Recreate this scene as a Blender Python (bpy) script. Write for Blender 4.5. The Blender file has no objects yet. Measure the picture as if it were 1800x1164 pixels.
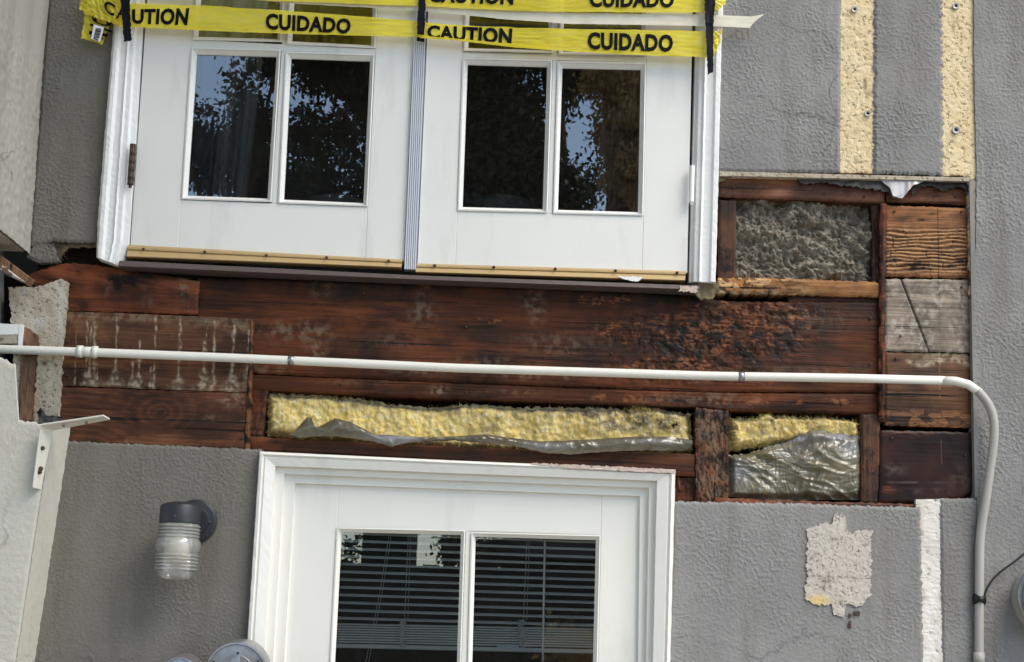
import bpy, bmesh, math, random
import numpy as np
from mathutils import Matrix, Vector
random.seed(7); rng = np.random.default_rng(7)
sc = bpy.context.scene
COL = sc.collection

# ------------------------------------------------------------------ camera
F = 2700.0                       # focal length in photo pixels (1800 wide)
PITCH, ROLL = math.radians(11.5), math.radians(2.05)
CAM = np.array([0.0, -4.1, 1.66])
fw = np.array([0, math.cos(PITCH), math.sin(PITCH)])
r0 = np.array([1.0, 0, 0]); u0 = np.array([0, -math.sin(PITCH), math.cos(PITCH)])
RT = math.cos(ROLL) * r0 + math.sin(ROLL) * u0
UP = -math.sin(ROLL) * r0 + math.cos(ROLL) * u0
cd = bpy.data.cameras.new("camera"); cam = bpy.data.objects.new("camera", cd); COL.objects.link(cam)
cd.sensor_width = 36; cd.lens = F / 1800 * 36; cd.clip_start = 0.05; cd.clip_end = 500
cam.matrix_world = Matrix(((RT[0], UP[0], -fw[0], CAM[0]), (RT[1], UP[1], -fw[1], CAM[1]), (RT[2], UP[2], -fw[2], CAM[2]), (0, 0, 0, 1)))
sc.camera = cam

# ------------------------------------------------------------------ light
SUN_EL, SUN_AZ = math.radians(52), math.radians(135)     # high, front right; broad soft source added in place of a bright sky patch
w = bpy.data.worlds.new("World"); sc.world = w; w.use_nodes = True
wn = w.node_tree; sky = wn.nodes.new("ShaderNodeTexSky"); sky.sky_type = 'NISHITA'; sky.sun_disc = False
sky.sun_elevation = SUN_EL; sky.sun_rotation = SUN_AZ; sky.air_density = 1.0; sky.dust_density = .4; sky.ozone_density = 2.0
wn.links.new(sky.outputs[0], wn.nodes['Background'].inputs[0]); wn.nodes['Background'].inputs[1].default_value = 0.13
sl = bpy.data.lights.new("sun", 'SUN'); sl.energy = 1.5; sl.angle = math.radians(40); sl.color = (1, .95, .87)
so = bpy.data.objects.new("sun", sl); COL.objects.link(so)
sd = Vector((math.sin(SUN_AZ) * math.cos(SUN_EL), math.cos(SUN_AZ) * math.cos(SUN_EL), math.sin(SUN_EL)))
so.rotation_euler = sd.to_track_quat('Z', 'Y').to_euler(); so.location = (6, -6, 14)
sc.view_settings.view_transform = 'Standard'; sc.view_settings.look = 'None'; sc.view_settings.gamma = 1
sc.view_settings.exposure = 1.36
sc.view_settings.use_white_balance = True; sc.view_settings.white_balance_temperature = 7200; sc.view_settings.white_balance_tint = 10
sc.cycles.max_bounces = 8; sc.cycles.transparent_max_bounces = 16

# ------------------------------------------------------------------ helpers
def P(px, py, y=0.0):
    """world point on the plane parallel to the facade at depth y that the photo shows at (px, py)"""
    px = np.asarray(px, float); py = np.asarray(py, float)
    a = (px - 900) / F; b = -(py - 582) / F
    d = fw + a[..., None] * RT + b[..., None] * UP
    t = (np.asarray(y) - CAM[1]) / d[..., 1]
    return CAM + d * t[..., None]
def mirror(px, py, Y):
    """world point at y=-Y that a pane in the facade mirrors at (px, py)"""
    h = P(px, py, 0.03); d = h - CAM; d = d * np.array([1, -1, 1])
    return h + d * ((Y + .03) / -d[1])
def srgb(*c):
    return tuple((v / 255 / 12.92 if v / 255 <= .04045 else ((v / 255 + .055) / 1.055) ** 2.4) for v in c)

_perm = {}
def _grad(ix, iy, s):
    h = (ix * 374761393 + iy * 668265263 + s * 2147483647) & 0xffffffff
    h = ((h ^ (h >> 13)) * 1274126177) & 0xffffffff
    h = (h ^ (h >> 16)) & 0xffff
    return h / 65536.0
def vn(x, y, s=0):
    x = np.asarray(x, float); y = np.asarray(y, float)
    ix = np.floor(x).astype(np.int64); iy = np.floor(y).astype(np.int64); fx = x - ix; fy = y - iy
    ux = fx * fx * fx * (fx * (fx * 6 - 15) + 10); uy = fy * fy * fy * (fy * (fy * 6 - 15) + 10)
    def g(a, b):
        t = _grad(ix + a, iy + b, s) * 6.2831853
        return np.cos(t) * (fx - a) + np.sin(t) * (fy - b)
    return (g(0, 0) * (1 - ux) + g(1, 0) * ux) * (1 - uy) + (g(0, 1) * (1 - ux) + g(1, 1) * ux) * uy     # about -.7 .. .7
def fbm(x, y, s=0, o=4, g=.5):
    r = 0; a = 1.0
    for k in range(o):
        r = r + a * vn(x * 2 ** k, y * 2 ** k, s + k * 17); a *= g
    return r
def worley(x, y, s=0):
    ix = np.floor(x).astype(np.int64); iy = np.floor(y).astype(np.int64)
    f1 = np.full(x.shape, 9.0); f2 = np.full(x.shape, 9.0); idv = np.zeros(x.shape)
    for a in (-1, 0, 1):
        for b in (-1, 0, 1):
            cx = ix + a; cy = iy + b
            d = np.hypot(cx + _grad(cx, cy, s) - x, cy + _grad(cx, cy, s + 5) - y)
            n = _grad(cx, cy, s + 9); m = d < f1
            f2 = np.where(m, f1, np.minimum(f2, d)); idv = np.where(m, n, idv); f1 = np.where(m, d, f1)
    return f1, f2, idv
def ss(a, b, x):
    t = np.clip((x - a) / (b - a), 0, 1); return t * t * (3 - 2 * t)
def blobs(X, Y, L):
    r = np.zeros(X.shape)
    for cx, cy, sx, sy, am in L: r = np.maximum(r, am * np.exp(-(((X - cx) / sx) ** 2 + ((Y - cy) / sy) ** 2)))
    return r

def link(name, me, mat=None, parent=None):
    o = bpy.data.objects.new(name, me); COL.objects.link(o)
    if mat is not None and me is not None: me.materials.append(mat)
    if parent is not None: o.parent = parent
    return o
def tag(o, label, cat, group=None):
    o["label"] = label; o["category"] = cat
    if group: o["group"] = group
    return o
def thing(name, label, cat, group=None):
    o = bpy.data.objects.new(name, None); COL.objects.link(o); o.empty_display_size = .1
    return tag(o, label, cat, group)
def mesh(name, v, f, smooth=False):
    me = bpy.data.meshes.new(name)
    me.from_pydata([tuple(map(float, p)) for p in v], [], [tuple(int(i) for i in q) for q in f])
    if smooth: me.polygons.foreach_set("use_smooth", [True] * len(me.polygons))
    me.update(); return me
def bmobj(name, bm, mat, parent=None, smooth=False):
    bmesh.ops.recalc_face_normals(bm, faces=bm.faces)
    me = bpy.data.meshes.new(name); bm.to_mesh(me); bm.free()
    if smooth: me.polygons.foreach_set("use_smooth", [True] * len(me.polygons))
    return link(name, me, mat, parent)
def resample(L, n):
    L = np.array(L, float); d = np.r_[0, np.cumsum(np.hypot(*np.diff(L, axis=0).T))]; t = np.linspace(0, d[-1], n)
    return np.c_[np.interp(t, d, L[:, 0]), np.interp(t, d, L[:, 1])]
def relief(name, top, bot, y, mat, parent=None, res=.004, h=None, m=None, thick=.03, edge=0, ef=.12, seed=0, sides='tblr', tag_stuff=False):
    """a slab whose front follows two photo-pixel curves on the plane y, with real relief h (metres) and a per-point mask m"""
    ta, ba = np.array(top, float), np.array(bot, float)
    wid = max(np.linalg.norm(P(*ta[-1], y) - P(*ta[0], y)), np.linalg.norm(P(*ba[-1], y) - P(*ba[0], y)))
    hei = max(np.linalg.norm(P(*ta[0], y) - P(*ba[0], y)), np.linalg.norm(P(*ta[-1], y) - P(*ba[-1], y)))
    nu, nv = max(2, int(wid / res) + 1), max(2, int(hei / res) + 1)
    tp, bt = resample(top, nu), resample(bot, nu)
    u = np.linspace(0, 1, nu)[None, :].repeat(nv, 0); v = np.linspace(0, 1, nv)[:, None].repeat(nu, 1)
    X = tp[:, 0] * (1 - v) + bt[:, 0] * v; Y = tp[:, 1] * (1 - v) + bt[:, 1] * v
    if edge:
        def en(a, b): return edge * (vn(a * ef, a * 0 + b, seed) + .6 * vn(a * ef * 3.1, a * 0 + b, seed + 3)) * 1.6
        k = 8
        if 't' in sides: Y = Y + en(X, seed + .3) * (1 - v) ** k
        if 'b' in sides: Y = Y + en(X, seed + 7.3) * v ** k
        if 'l' in sides: X = X + en(Y, seed + 13.3) * (1 - u) ** k
        if 'r' in sides: X = X + en(Y, seed + 21.3) * u ** k
    W = P(X, Y, y)
    c = dict(X=X, Y=Y, x=W[..., 0], z=W[..., 2], u=u, v=v, ed=np.minimum(np.minimum(u, 1 - u) * wid, np.minimum(v, 1 - v) * hei))
    if h is not None: W[..., 1] -= h(c)
    n = nu * nv; idx = np.arange(n).reshape(nv, nu)
    q = np.stack([idx[:-1, :-1], idx[1:, :-1], idx[1:, 1:], idx[:-1, 1:]], -1).reshape(-1, 4)
    V = [W.reshape(-1, 3)]; Q = [q]; A = [np.arange(n)]
    if thick:
        ring = np.r_[idx[0, :], idx[1:, -1], idx[-1, -2::-1], idx[-2:0:-1, 0]]
        k = len(ring); fr = W.reshape(-1, 3)[ring]; bk = fr.copy(); bk[:, 1] = y + thick
        V += [fr, bk]; i = np.arange(k); j = (i + 1) % k
        Q.append(np.stack([n + i, n + j, n + k + j, n + k + i], -1)); A += [ring, ring]
    V = np.concatenate(V); Q = np.concatenate(Q); A = np.concatenate(A)
    me = bpy.data.meshes.new(name); me.vertices.add(len(V)); me.vertices.foreach_set("co", V.astype(np.float32).ravel())
    me.loops.add(len(Q) * 4); me.loops.foreach_set("vertex_index", Q.astype(np.int32).ravel())
    me.polygons.add(len(Q)); me.polygons.foreach_set("loop_start", np.arange(0, len(Q) * 4, 4, dtype=np.int32))
    sm = np.zeros(len(Q), bool); sm[:len(q)] = True; me.polygons.foreach_set("use_smooth", sm)
    if m is not None:
        R = m(c); R = [np.clip(np.broadcast_to(a, X.shape), 0, 1).ravel()[A] for a in R]
        while len(R) < 4: R.append(np.zeros(len(A)))
        at = me.attributes.new("m", 'FLOAT_COLOR', 'POINT'); at.data.foreach_set("color", np.stack(R, -1).astype(np.float32).ravel())
    me.update(); me.validate()
    return link(name, me, mat, parent)
def box(name, quad, y0, y1, mat, parent=None, bev=.0015, yb=None):
    """box over four photo-pixel corners tl,tr,br,bl on plane y0 (front) reaching back to y1"""
    a = P(np.array([q[0] for q in quad]), np.array([q[1] for q in quad]), y0)
    b = a.copy(); b[:, 1] = y1
    bm = bmesh.new(); v = [bm.verts.new(p) for p in np.r_[a, b]]
    for f in ((0, 3, 2, 1), (4, 5, 6, 7), (0, 1, 5, 4), (1, 2, 6, 5), (2, 3, 7, 6), (3, 0, 4, 7)): bm.faces.new([v[i] for i in f])
    if bev: bmesh.ops.bevel(bm, geom=list(bm.edges), offset=bev, segments=2, affect='EDGES', profile=.5)
    return bmobj(name, bm, mat, parent)
def wbox(name, lo, hi, mat, parent=None, bev=0):
    bm = bmesh.new(); bmesh.ops.create_cube(bm, size=1)
    for v in bm.verts: v.co = [lo[i] + (v.co[i] + .5) * (hi[i] - lo[i]) for i in range(3)]
    if bev: bmesh.ops.bevel(bm, geom=list(bm.edges), offset=bev, segments=2, affect='EDGES', profile=.5)
    return bmobj(name, bm, mat, parent)
def profile(name, A, B, prof, mat, parent=None, seg=40, wob=0, seed=0):
    """moulding: profile (t across, y depth) swept along two photo-pixel lines A and B on the facade plane"""
    a = resample(A, seg); b = resample(B, seg); V = []; n = len(prof)
    for k in range(seg):
        pa, pb = P(*a[k]), P(*b[k])
        for j, (t, y) in enumerate(prof):
            p = pa * (1 - t) + pb * t; p[1] = y - (wob * float(vn(np.array(k * .9), np.array(j * 1.7 + seed), seed)) if wob and y < .02 else 0)
            if wob: p[0] += wob * 1.2 * float(vn(np.array(k * .6 + 40), np.array(j * .37), seed + 2))
            V.append(p)
    Fc = [(k * n + j, k * n + j + 1, (k + 1) * n + j + 1, (k + 1) * n + j) for k in range(seg - 1) for j in range(n - 1)]
    Fc += [tuple(range(n)), tuple((seg - 1) * n + j for j in range(n))]
    o = link(name, mesh(name, V, Fc), mat, parent)
    bm = bmesh.new(); bm.from_mesh(o.data); bmesh.ops.recalc_face_normals(bm, faces=bm.faces); bm.to_mesh(o.data); bm.free()
    return o
def tube(name, pts, r, mat, parent=None, ns=14, caps=True, taper=None):
    pts = [Vector(p) for p in pts]; V = []; Fc = []; up = Vector((0, 0.3, 1)).normalized(); pn = None
    for i, p in enumerate(pts):
        t = (pts[min(i + 1, len(pts) - 1)] - pts[max(i - 1, 0)]).normalized()
        if pn is None: pn = t.orthogonal().normalized()
        pn = (pn - t * pn.dot(t)).normalized(); bn = t.cross(pn)
        rr = r if taper is None else taper[i]
        for k in range(ns):
            a = 2 * math.pi * k / ns; V.append(p + pn * math.cos(a) * rr + bn * math.sin(a) * rr)
    for i in range(len(pts) - 1):
        for k in range(ns): Fc.append((i * ns + k, i * ns + (k + 1) % ns, (i + 1) * ns + (k + 1) % ns, (i + 1) * ns + k))
    if caps: Fc += [tuple(range(ns))[::-1], tuple((len(pts) - 1) * ns + k for k in range(ns))]
    return link(name, mesh(name, V, Fc, True), mat, parent)
def lathe(name, prof, origin, axis, mat, parent=None, ns=40):
    """prof = (distance along axis, radius)"""
    q = Vector((0, 0, 1)).rotation_difference(Vector(axis)); o = Vector(origin); V = []; Fc = []
    for a, r in prof:
        for k in range(ns):
            t = 2 * math.pi * k / ns; V.append(o + q @ Vector((r * math.cos(t), r * math.sin(t), a)))
    for i in range(len(prof) - 1):
        for k in range(ns): Fc.append((i * ns + k, i * ns + (k + 1) % ns, (i + 1) * ns + (k + 1) % ns, (i + 1) * ns + k))
    me = mesh(name, V, Fc, True)
    bm = bmesh.new(); bm.from_mesh(me); bmesh.ops.remove_doubles(bm, verts=bm.verts, dist=1e-5); bmesh.ops.recalc_face_normals(bm, faces=bm.faces)
    for e in bm.edges:
        if len(e.link_faces) == 2 and e.calc_face_angle(0) > .6: e.smooth = False
    bm.to_mesh(me); bm.free()
    return link(name, me, mat, parent)

# ------------------------------------------------------------------ materials
class M:
    def __init__(s, name):
        s.m = bpy.data.materials.new(name); s.m.use_nodes = True; s.t = s.m.node_tree; s.b = s.t.nodes['Principled BSDF']; s.pos = None
    def n(s, ty, **k):
        d = s.t.nodes.new("ShaderNode" + ty)
        for a, b in k.items(): setattr(d, a, b)
        return d
    def l(s, a, b): s.t.links.new(a, b)
    def p(s, scale=(1, 1, 1), rot=(0, 0, 0)):
        if s.pos is None: s.pos = s.n("NewGeometry").outputs["Position"]
        mp = s.n("Mapping"); mp.inputs["Scale"].default_value = scale; mp.inputs["Rotation"].default_value = rot
        s.l(s.pos, mp.inputs[0]); return mp.outputs[0]
    def noise(s, scale, detail=5, rough=.55, vec=None, dist=0, sc3=(1, 1, 1)):
        d = s.n("TexNoise"); d.inputs["Scale"].default_value = scale; d.inputs["Detail"].default_value = detail
        d.inputs["Roughness"].default_value = rough; d.inputs["Distortion"].default_value = dist
        s.l(vec or s.p(sc3), d.inputs["Vector"]); return d.outputs["Fac"]
    def ramp(s, fac, stops, col=True):
        d = s.n("ValToRGB"); e = d.color_ramp.elements
        while len(e) < len(stops): e.new(.5)
        for q, (p, c) in zip(e, stops): q.position = p; q.color = (c if isinstance(c, tuple) else (c, c, c)) + ((1,) if not isinstance(c, tuple) or len(c) == 3 else ())
        s.l(fac, d.inputs[0]); return d.outputs[0]
    def mix(s, f, a, b, mode='MIX'):
        d = s.n("Mix", data_type='RGBA', blend_type=mode)
        for v, i in ((f, 0), (a, 6), (b, 7)):
            if hasattr(v, 'links'): s.l(v, d.inputs[i])
            elif i == 0: d.inputs[0].default_value = v
            else: d.inputs[i].default_value = tuple(v) + (1,)
        return d.outputs[2]
    def math(s, op, a, b=0.0, clamp=False):
        d = s.n("Math", operation=op); d.use_clamp = clamp
        for v, i in ((a, 0), (b, 1)):
            if hasattr(v, 'links'): s.l(v, d.inputs[i])
            else: d.inputs[i].default_value = v
        return d.outputs[0]
    def bump(s, hgt, dist=.002, strength=1.0, prev=None):
        d = s.n("Bump"); d.inputs["Distance"].default_value = dist; d.inputs["Strength"].default_value = strength
        s.l(hgt, d.inputs["Height"])
        if prev is not None: s.l(prev, d.inputs["Normal"])
        return d.outputs[0]
    def mask(s):
        a = s.n("Attribute", attribute_name="m"); q = s.n("SeparateColor"); s.l(a.outputs["Color"], q.inputs[0])
        return q.outputs[0], q.outputs[1], q.outputs[2], a.outputs["Alpha"]
    def out(s, col=None, rough=None, nrm=None, **k):
        for v, i in ((col, "Base Color"), (rough, "Roughness"), (nrm, "Normal")):
            if v is None: continue
            if hasattr(v, 'links'): s.l(v, s.b.inputs[i])
            elif i == "Base Color": s.b.inputs[i].default_value = tuple(v) + (1,)
            else: s.b.inputs[i].default_value = v
        for a, b in k.items(): s.b.inputs[a.replace('_', ' ')].default_value = b
        return s.m

def stucco_mat(name, c0, c1, stain=None):
    m = M(name); n1 = m.noise(3.2, 4); n2 = m.noise(260, 3); n3 = m.noise(30, 4)
    col = m.mix(m.ramp(n1, [(.3, 0.), (.7, 1.)]), c0, c1)
    col = m.mix(m.ramp(n3, [(.35, .12), (.6, 0.)]), col, tuple(v * .62 for v in c0))
    if stain: col = m.mix(m.ramp(m.noise(11, 6, .65, sc3=(1, 1, .13)), [(.48, 0.), (.72, .7)]), col, stain)
    vo = m.n("TexVoronoi", feature='DISTANCE_TO_EDGE'); vo.inputs["Scale"].default_value = 2.1
    wv = m.n("Mix", data_type='VECTOR'); wv.inputs[0].default_value = .16; nz = m.n("TexNoise"); nz.inputs["Scale"].default_value = 5; nz.inputs["Detail"].default_value = 6; m.l(m.p(), nz.inputs["Vector"])
    m.l(m.p(), wv.inputs[4]); m.l(nz.outputs["Color"], wv.inputs[5]); m.l(wv.outputs[1], vo.inputs["Vector"])
    ck = m.math('MULTIPLY', m.ramp(vo.outputs["Distance"], [(.001, 1.), (.005, 0.)]), m.ramp(m.noise(1.7, 3), [(.5, 0.), (.6, .6)])); col = m.mix(ck, col, tuple(v * .3 for v in c0))
    return m.out(col, .85, m.bump(n2, .0016, .8), Specular_IOR_Level=.3)
STUCCO = stucco_mat("grey stucco paint", srgb(124, 123, 122), srgb(146, 145, 143), srgb(110, 106, 100))
STUCCO_WARM = stucco_mat("darker warm grey stucco paint", srgb(114, 111, 104), srgb(126, 122, 114), srgb(98, 94, 84))  # darker, warmer stucco colour for the left-hand panels
CREAM = stucco_mat("cream stucco paint", srgb(198, 194, 180), srgb(208, 204, 192))
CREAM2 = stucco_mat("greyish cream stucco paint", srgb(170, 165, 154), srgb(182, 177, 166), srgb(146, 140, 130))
def plaster_mat(name, c0, c1, pit, pitc, pits=120, th=.62):
    m = M(name); a = m.noise(pits, 3, .6); b = m.noise(14, 5); c = m.noise(55, 4, .6, sc3=(1, 1, 1.3))
    col = m.mix(m.ramp(b, [(.3, 0.), (.7, 1.)]), c0, c1)
    col = m.mix(m.ramp(a, [(th, 0.), (th + .05, .9)]), col, pitc)
    col = m.mix(m.ramp(c, [(.63, 0.), (.72, .85)]), col, pitc)
    r, g, bl, al = m.mask(); col = m.mix(r, col, pitc); col = m.mix(g, col, pit)
    hh = m.ramp(a, [(th - .1, 1.), (th + .05, 0.)])
    return m.out(col, .9, m.bump(hh, .002, .8), Specular_IOR_Level=.2)
STRIP = plaster_mat("bare cream plaster", srgb(224, 206, 170), srgb(214, 192, 152), srgb(105, 70, 55), srgb(142, 122, 96), 105, .60)
PATCH = plaster_mat("bare pinkish plaster", srgb(196, 188, 178), srgb(184, 176, 166), srgb(214, 186, 130), srgb(120, 108, 98), 150, .62)
WHITEBAND = plaster_mat("whitewashed plaster", srgb(226, 224, 218), srgb(205, 200, 190), srgb(170, 140, 100), srgb(160, 152, 142), 60, .64)
CONC = plaster_mat("old mortar", srgb(188, 180, 164), srgb(164, 150, 130), srgb(200, 200, 205), srgb(110, 96, 78), 90, .6)

def wood_mat(name, dark, light, fresh, mould=(.36, .33, .27), axis='x', gs=1.0, rough=.72, rot=(.010, .006, .005), cont=1.0, streak=.75, check=1.0, bk=1.0):
    m = M(name)
    s1 = (2.2, 20, 46 * gs) if axis == 'x' else (46 * gs, 20, 2.2)
    s2 = (7, 60, 260 * gs) if axis == 'x' else (260 * gs, 60, 7)
    g1 = m.noise(1, 4, .6, m.p(s1), .6); g2 = m.noise(1, 3, .6, m.p(s2), .3); g3 = m.noise(4.2, 6, .62)
    g = m.math('ADD', m.math('MULTIPLY', g1, .55), m.math('MULTIPLY', g2, .45))
    col = m.mix(m.ramp(g, [(.5 - .16 / cont, 0.), (.5 + .16 / cont, 1.)]), dark, light)
    col = m.mix(m.ramp(g3, [(.40, .85), (.58, 0.)]), col, tuple(v * .35 for v in dark))
    sx_ = (1.2, 20, 9) if axis == 'x' else (9, 20, 1.2)
    col = m.mix(m.ramp(m.noise(1, 6, .7, m.p(sx_), 1.2), [(.5, 0.), (.68, streak)]), col, tuple(v * 1.45 for v in light))
    ck = (1.6, 30, 120) if axis == 'x' else (120, 30, 1.6)
    chk = m.ramp(m.noise(1, 2, .5, m.p(ck), .4), [(.655, 0.), (.68, check)]); col = m.mix(chk, col, rot)
    r, gg, b, al = m.mask()
    fr = m.mix(m.ramp(g, [(.36, 0.), (.6, 1.)]), tuple(v * .5 for v in fresh), fresh)
    col = m.mix(gg, col, fr); col = m.mix(r, col, rot)
    mo = m.math('MULTIPLY', b, m.ramp(m.noise(150, 4, .65), [(.3, .35), (.7, 1.)])); col = m.mix(mo, col, mould)
    return m.out(col, m.ramp(g3, [(.35, rough * .6), (.6, rough)]), m.bump(chk, -.003, .8, m.bump(g, .003, .9 * bk)), Specular_IOR_Level=.22)
W_BEAM = wood_mat("dark damp beam", srgb(46, 25, 14), srgb(104, 55, 30), srgb(152, 94, 58), srgb(146, 130, 108))
W_RED = wood_mat("reddish old timber", srgb(68, 34, 21), srgb(136, 74, 46), srgb(156, 94, 60), srgb(150, 136, 112))
W_PLY = wood_mat("brown sheathing board", srgb(66, 42, 30), srgb(102, 66, 47), srgb(150, 102, 72), srgb(182, 170, 144))
W_FIR = wood_mat("striped fir board", srgb(76, 44, 30), srgb(114, 70, 48), srgb(140, 90, 62), srgb(170, 158, 138), gs=.62, cont=1.4)
W_ORANGE = wood_mat("split orange board", srgb(110, 70, 44), srgb(160, 108, 70), srgb(204, 154, 108), srgb(120, 98, 80), gs=.7, cont=1.3)
W_GREY = wood_mat("weathered grey board", srgb(116, 100, 84), srgb(158, 143, 126), srgb(176, 164, 148), srgb(196, 188, 176), cont=1.2)
W_STAIN = wood_mat("stained brown board", srgb(84, 58, 42), srgb(118, 84, 62), srgb(190, 128, 84), srgb(196, 180, 154))
W_DARK = wood_mat("dark wet board", srgb(50, 27, 19), srgb(62, 34, 24), srgb(150, 86, 52), srgb(128, 112, 100), rough=.5, cont=.3, streak=.0, check=.0, bk=.1)
W_STUD = wood_mat("rotten stud", srgb(70, 45, 33), srgb(106, 70, 50), srgb(140, 88, 58), srgb(134, 114, 94), axis='z')
W_PALE = wood_mat("yellowish plate", srgb(150, 100, 58), srgb(184, 130, 78), srgb(214, 172, 124), srgb(190, 180, 160), cont=.7)
W_HEAD = wood_mat("saw marked header", srgb(98, 60, 42), srgb(132, 84, 60), srgb(170, 120, 94), srgb(190, 180, 160), cont=.9)  # base colours darkened for the shade the header sits in
W_POST = wood_mat("split post", srgb(120, 88, 68), srgb(152, 116, 92), srgb(190, 150, 120), srgb(215, 210, 200), axis='z')

def paint(name, c, rough=.42, chip=None, dirt=.25, th=.66):
    m = M(name); a = m.noise(2.6, 4); b = m.noise(70, 4, .6); c2 = m.noise(420, 2); st = m.noise(9, 5, .6, sc3=(1, 1, .25))
    col = m.mix(m.ramp(a, [(.3, 0.), (.75, .5)]), c, tuple(v * .88 for v in c))
    col = m.mix(m.ramp(st, [(.55, 0.), (.8, dirt)]), col, tuple(v * .62 for v in c))
    if chip: col = m.mix(m.ramp(m.noise(38, 5, .65), [(th, 0.), (th + .03, 1.)]), col, chip)
    return m.out(col, rough, m.bump(m.math('ADD', b, m.math('MULTIPLY', c2, .4)), .0006, .5), Specular_IOR_Level=.4)
DOORW = paint("door white paint", srgb(230, 229, 224), .38, srgb(196, 192, 180), .6, .73)
TRIMW = paint("trim white paint", srgb(236, 236, 234), .45, srgb(176, 170, 160), .3, .72)
TRIM2 = paint("lower trim white paint", srgb(236, 234, 226), .42, srgb(200, 194, 182), .4, .745)
PIPEW = paint("white painted pipe", srgb(228, 226, 216), .4, srgb(140, 132, 122), .3, .73)
PIPEG = paint("grey painted pipe", srgb(166, 163, 158), .42, srgb(190, 190, 188), .2, .74)
BRKT = paint("bracket paint", srgb(222, 218, 204), .4, None, .2)
PEEL = paint("peeling pinkish primer", srgb(196, 176, 164), .7, srgb(120, 105, 95), .5, .6)
SWEEP = paint("brass coloured sweep", srgb(186, 158, 112), .42, srgb(214, 204, 180), .35, .72)
SILL = paint("dark worn sill", srgb(90, 78, 76), .5, srgb(168, 158, 150), .5, .70)
ALU = paint("pale aluminium", srgb(206, 210, 218), .4, None, .3)
def simple(name, c, rough=.5, metal=0, var=.25, sc_=40):
    m = M(name); a = m.noise(sc_, 4, .6)
    return m.out(m.mix(m.ramp(a, [(.3, 0.), (.7, 1.)]), tuple(v * (1 - var) for v in c), c), rough, m.bump(a, .0008, .3), Metallic=metal)
LAMPM = simple("dark grey lamp metal", srgb(50, 52, 56), .45, .2)
RUST = simple("rusty hinge", srgb(92, 74, 66), .7, .3, .6, 120)
ZINC = simple("zinc", srgb(170, 170, 172), .38, .75, .3, 60)
BLACK = simple("black rubber", srgb(22, 22, 24), .5, 0)
BLKTAPE = simple("black tape", srgb(12, 12, 18), .5, 0, .3, 20); BLKTAPE.node_tree.nodes["Principled BSDF"].inputs["Specular IOR Level"].default_value = .18
FELT = simple("torn building paper", srgb(78, 78, 76), .85, 0, .6, 60)
FLASH = simple("grey flashing paper", srgb(176, 176, 178), .45, .2, .35, 50)
STEEL = simple("steel screw", srgb(140, 138, 136), .4, .7)
HOLE = simple("dark screw hole", srgb(34, 30, 28), .9)
INKM = simple("black ink", srgb(13, 12, 11), .6, 0, .1); INKM.node_tree.nodes["Principled BSDF"].inputs["Specular IOR Level"].default_value = .12
STICK = simple("white sticker", srgb(226, 228, 236), .4, 0, .05)
SLAT = simple("blind slat", srgb(248, 244, 234), .35, 0, .04)
CORD = simple("blind cord", srgb(246, 246, 240), .7, 0, .1)
CURT = simple("grey curtain", srgb(150, 152, 158), .9, 0, .15, 12)
SHEER = simple("sheer curtain", srgb(120, 106, 98), .9, 0, .3, 14)
INNER = simple("room plaster", srgb(96, 92, 88), .9, 0, .1, 4)
CUSH = simple("pale cushion", srgb(120, 120, 118), .9, 0, .1)
VOID = simple("dark cavity back", srgb(46, 36, 30), .95, 0, .3)  # dark colour stands in for the shade deep in the wall cavities
MUD = simple("mouldy sealant", srgb(120, 108, 82), .9, 0, .6, 90)
MASK = simple("masking tape", srgb(226, 220, 200), .55, 0, .12, 30)

def mixsh(name, build):
    m = M(name); m.t.nodes.remove(m.b); o = m.t.nodes['Material Output']; m.l(build(m), o.inputs[0]); return m.m
def sh(m, ty, col=None, rough=None):
    d = m.n("Bsdf" + ty)
    if col is not None:
        if hasattr(col, 'links'): m.l(col, d.inputs[0])
        else: d.inputs[0].default_value = tuple(col) + (1,)
    if rough is not None: d.inputs["Roughness"].default_value = rough
    return d.outputs[0]
def msh(m, f, a, b):
    d = m.n("MixShader")
    if hasattr(f, 'links'): m.l(f, d.inputs[0])
    else: d.inputs[0].default_value = f
    m.l(a, d.inputs[1]); m.l(b, d.inputs[2]); return d.outputs[0]
def glass_b(m, ior=2.5, wav=.00006):
    f = m.n("Fresnel"); f.inputs[0].default_value = ior
    g = m.n("BsdfGlossy"); g.inputs[0].default_value = (1, 1, 1, 1); g.inputs["Roughness"].default_value = .004
    nb = m.bump(m.noise(5, 2), wav, 1.0); m.l(nb, g.inputs["Normal"])
    du = msh(m, m.ramp(m.noise(60, 5, .7), [(.5, .0), (.8, .035)]), sh(m, "Transparent", (.93, .95, .95)), sh(m, "Diffuse", (.5, .5, .48)))
    return msh(m, f.outputs[0], du, g.outputs[0])
GLASS = mixsh("window glass", glass_b); GLASS2 = mixsh("clearer window glass", lambda m: glass_b(m, 2.1))
def jar_b(m):
    f = m.n("Fresnel"); f.inputs[0].default_value = 1.6
    body = msh(m, .42, sh(m, "Transparent", (.95, .94, .9)), msh(m, .5, sh(m, "Diffuse", (.88, .87, .82)), sh(m, "Translucent", (.88, .87, .82))))
    return msh(m, f.outputs[0], body, sh(m, "Glossy", (1, 1, 1), .08))
JAR = mixsh("ribbed jar glass", jar_b)
def tape_b(m):
    n = m.noise(9, 4, .6, sc3=(1, 1, 5)); c = m.mix(n, srgb(236, 214, 40), srgb(250, 234, 92))
    body = msh(m, .32, sh(m, "Diffuse", c), sh(m, "Translucent", c)); body = msh(m, .14, body, sh(m, "Transparent", (1, .93, .35)))
    f = m.n("Fresnel"); f.inputs[0].default_value = 1.4
    return msh(m, f.outputs[0], body, sh(m, "Glossy", (1, 1, 1), .16))
TAPE = mixsh("yellow caution tape", tape_b)
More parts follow.
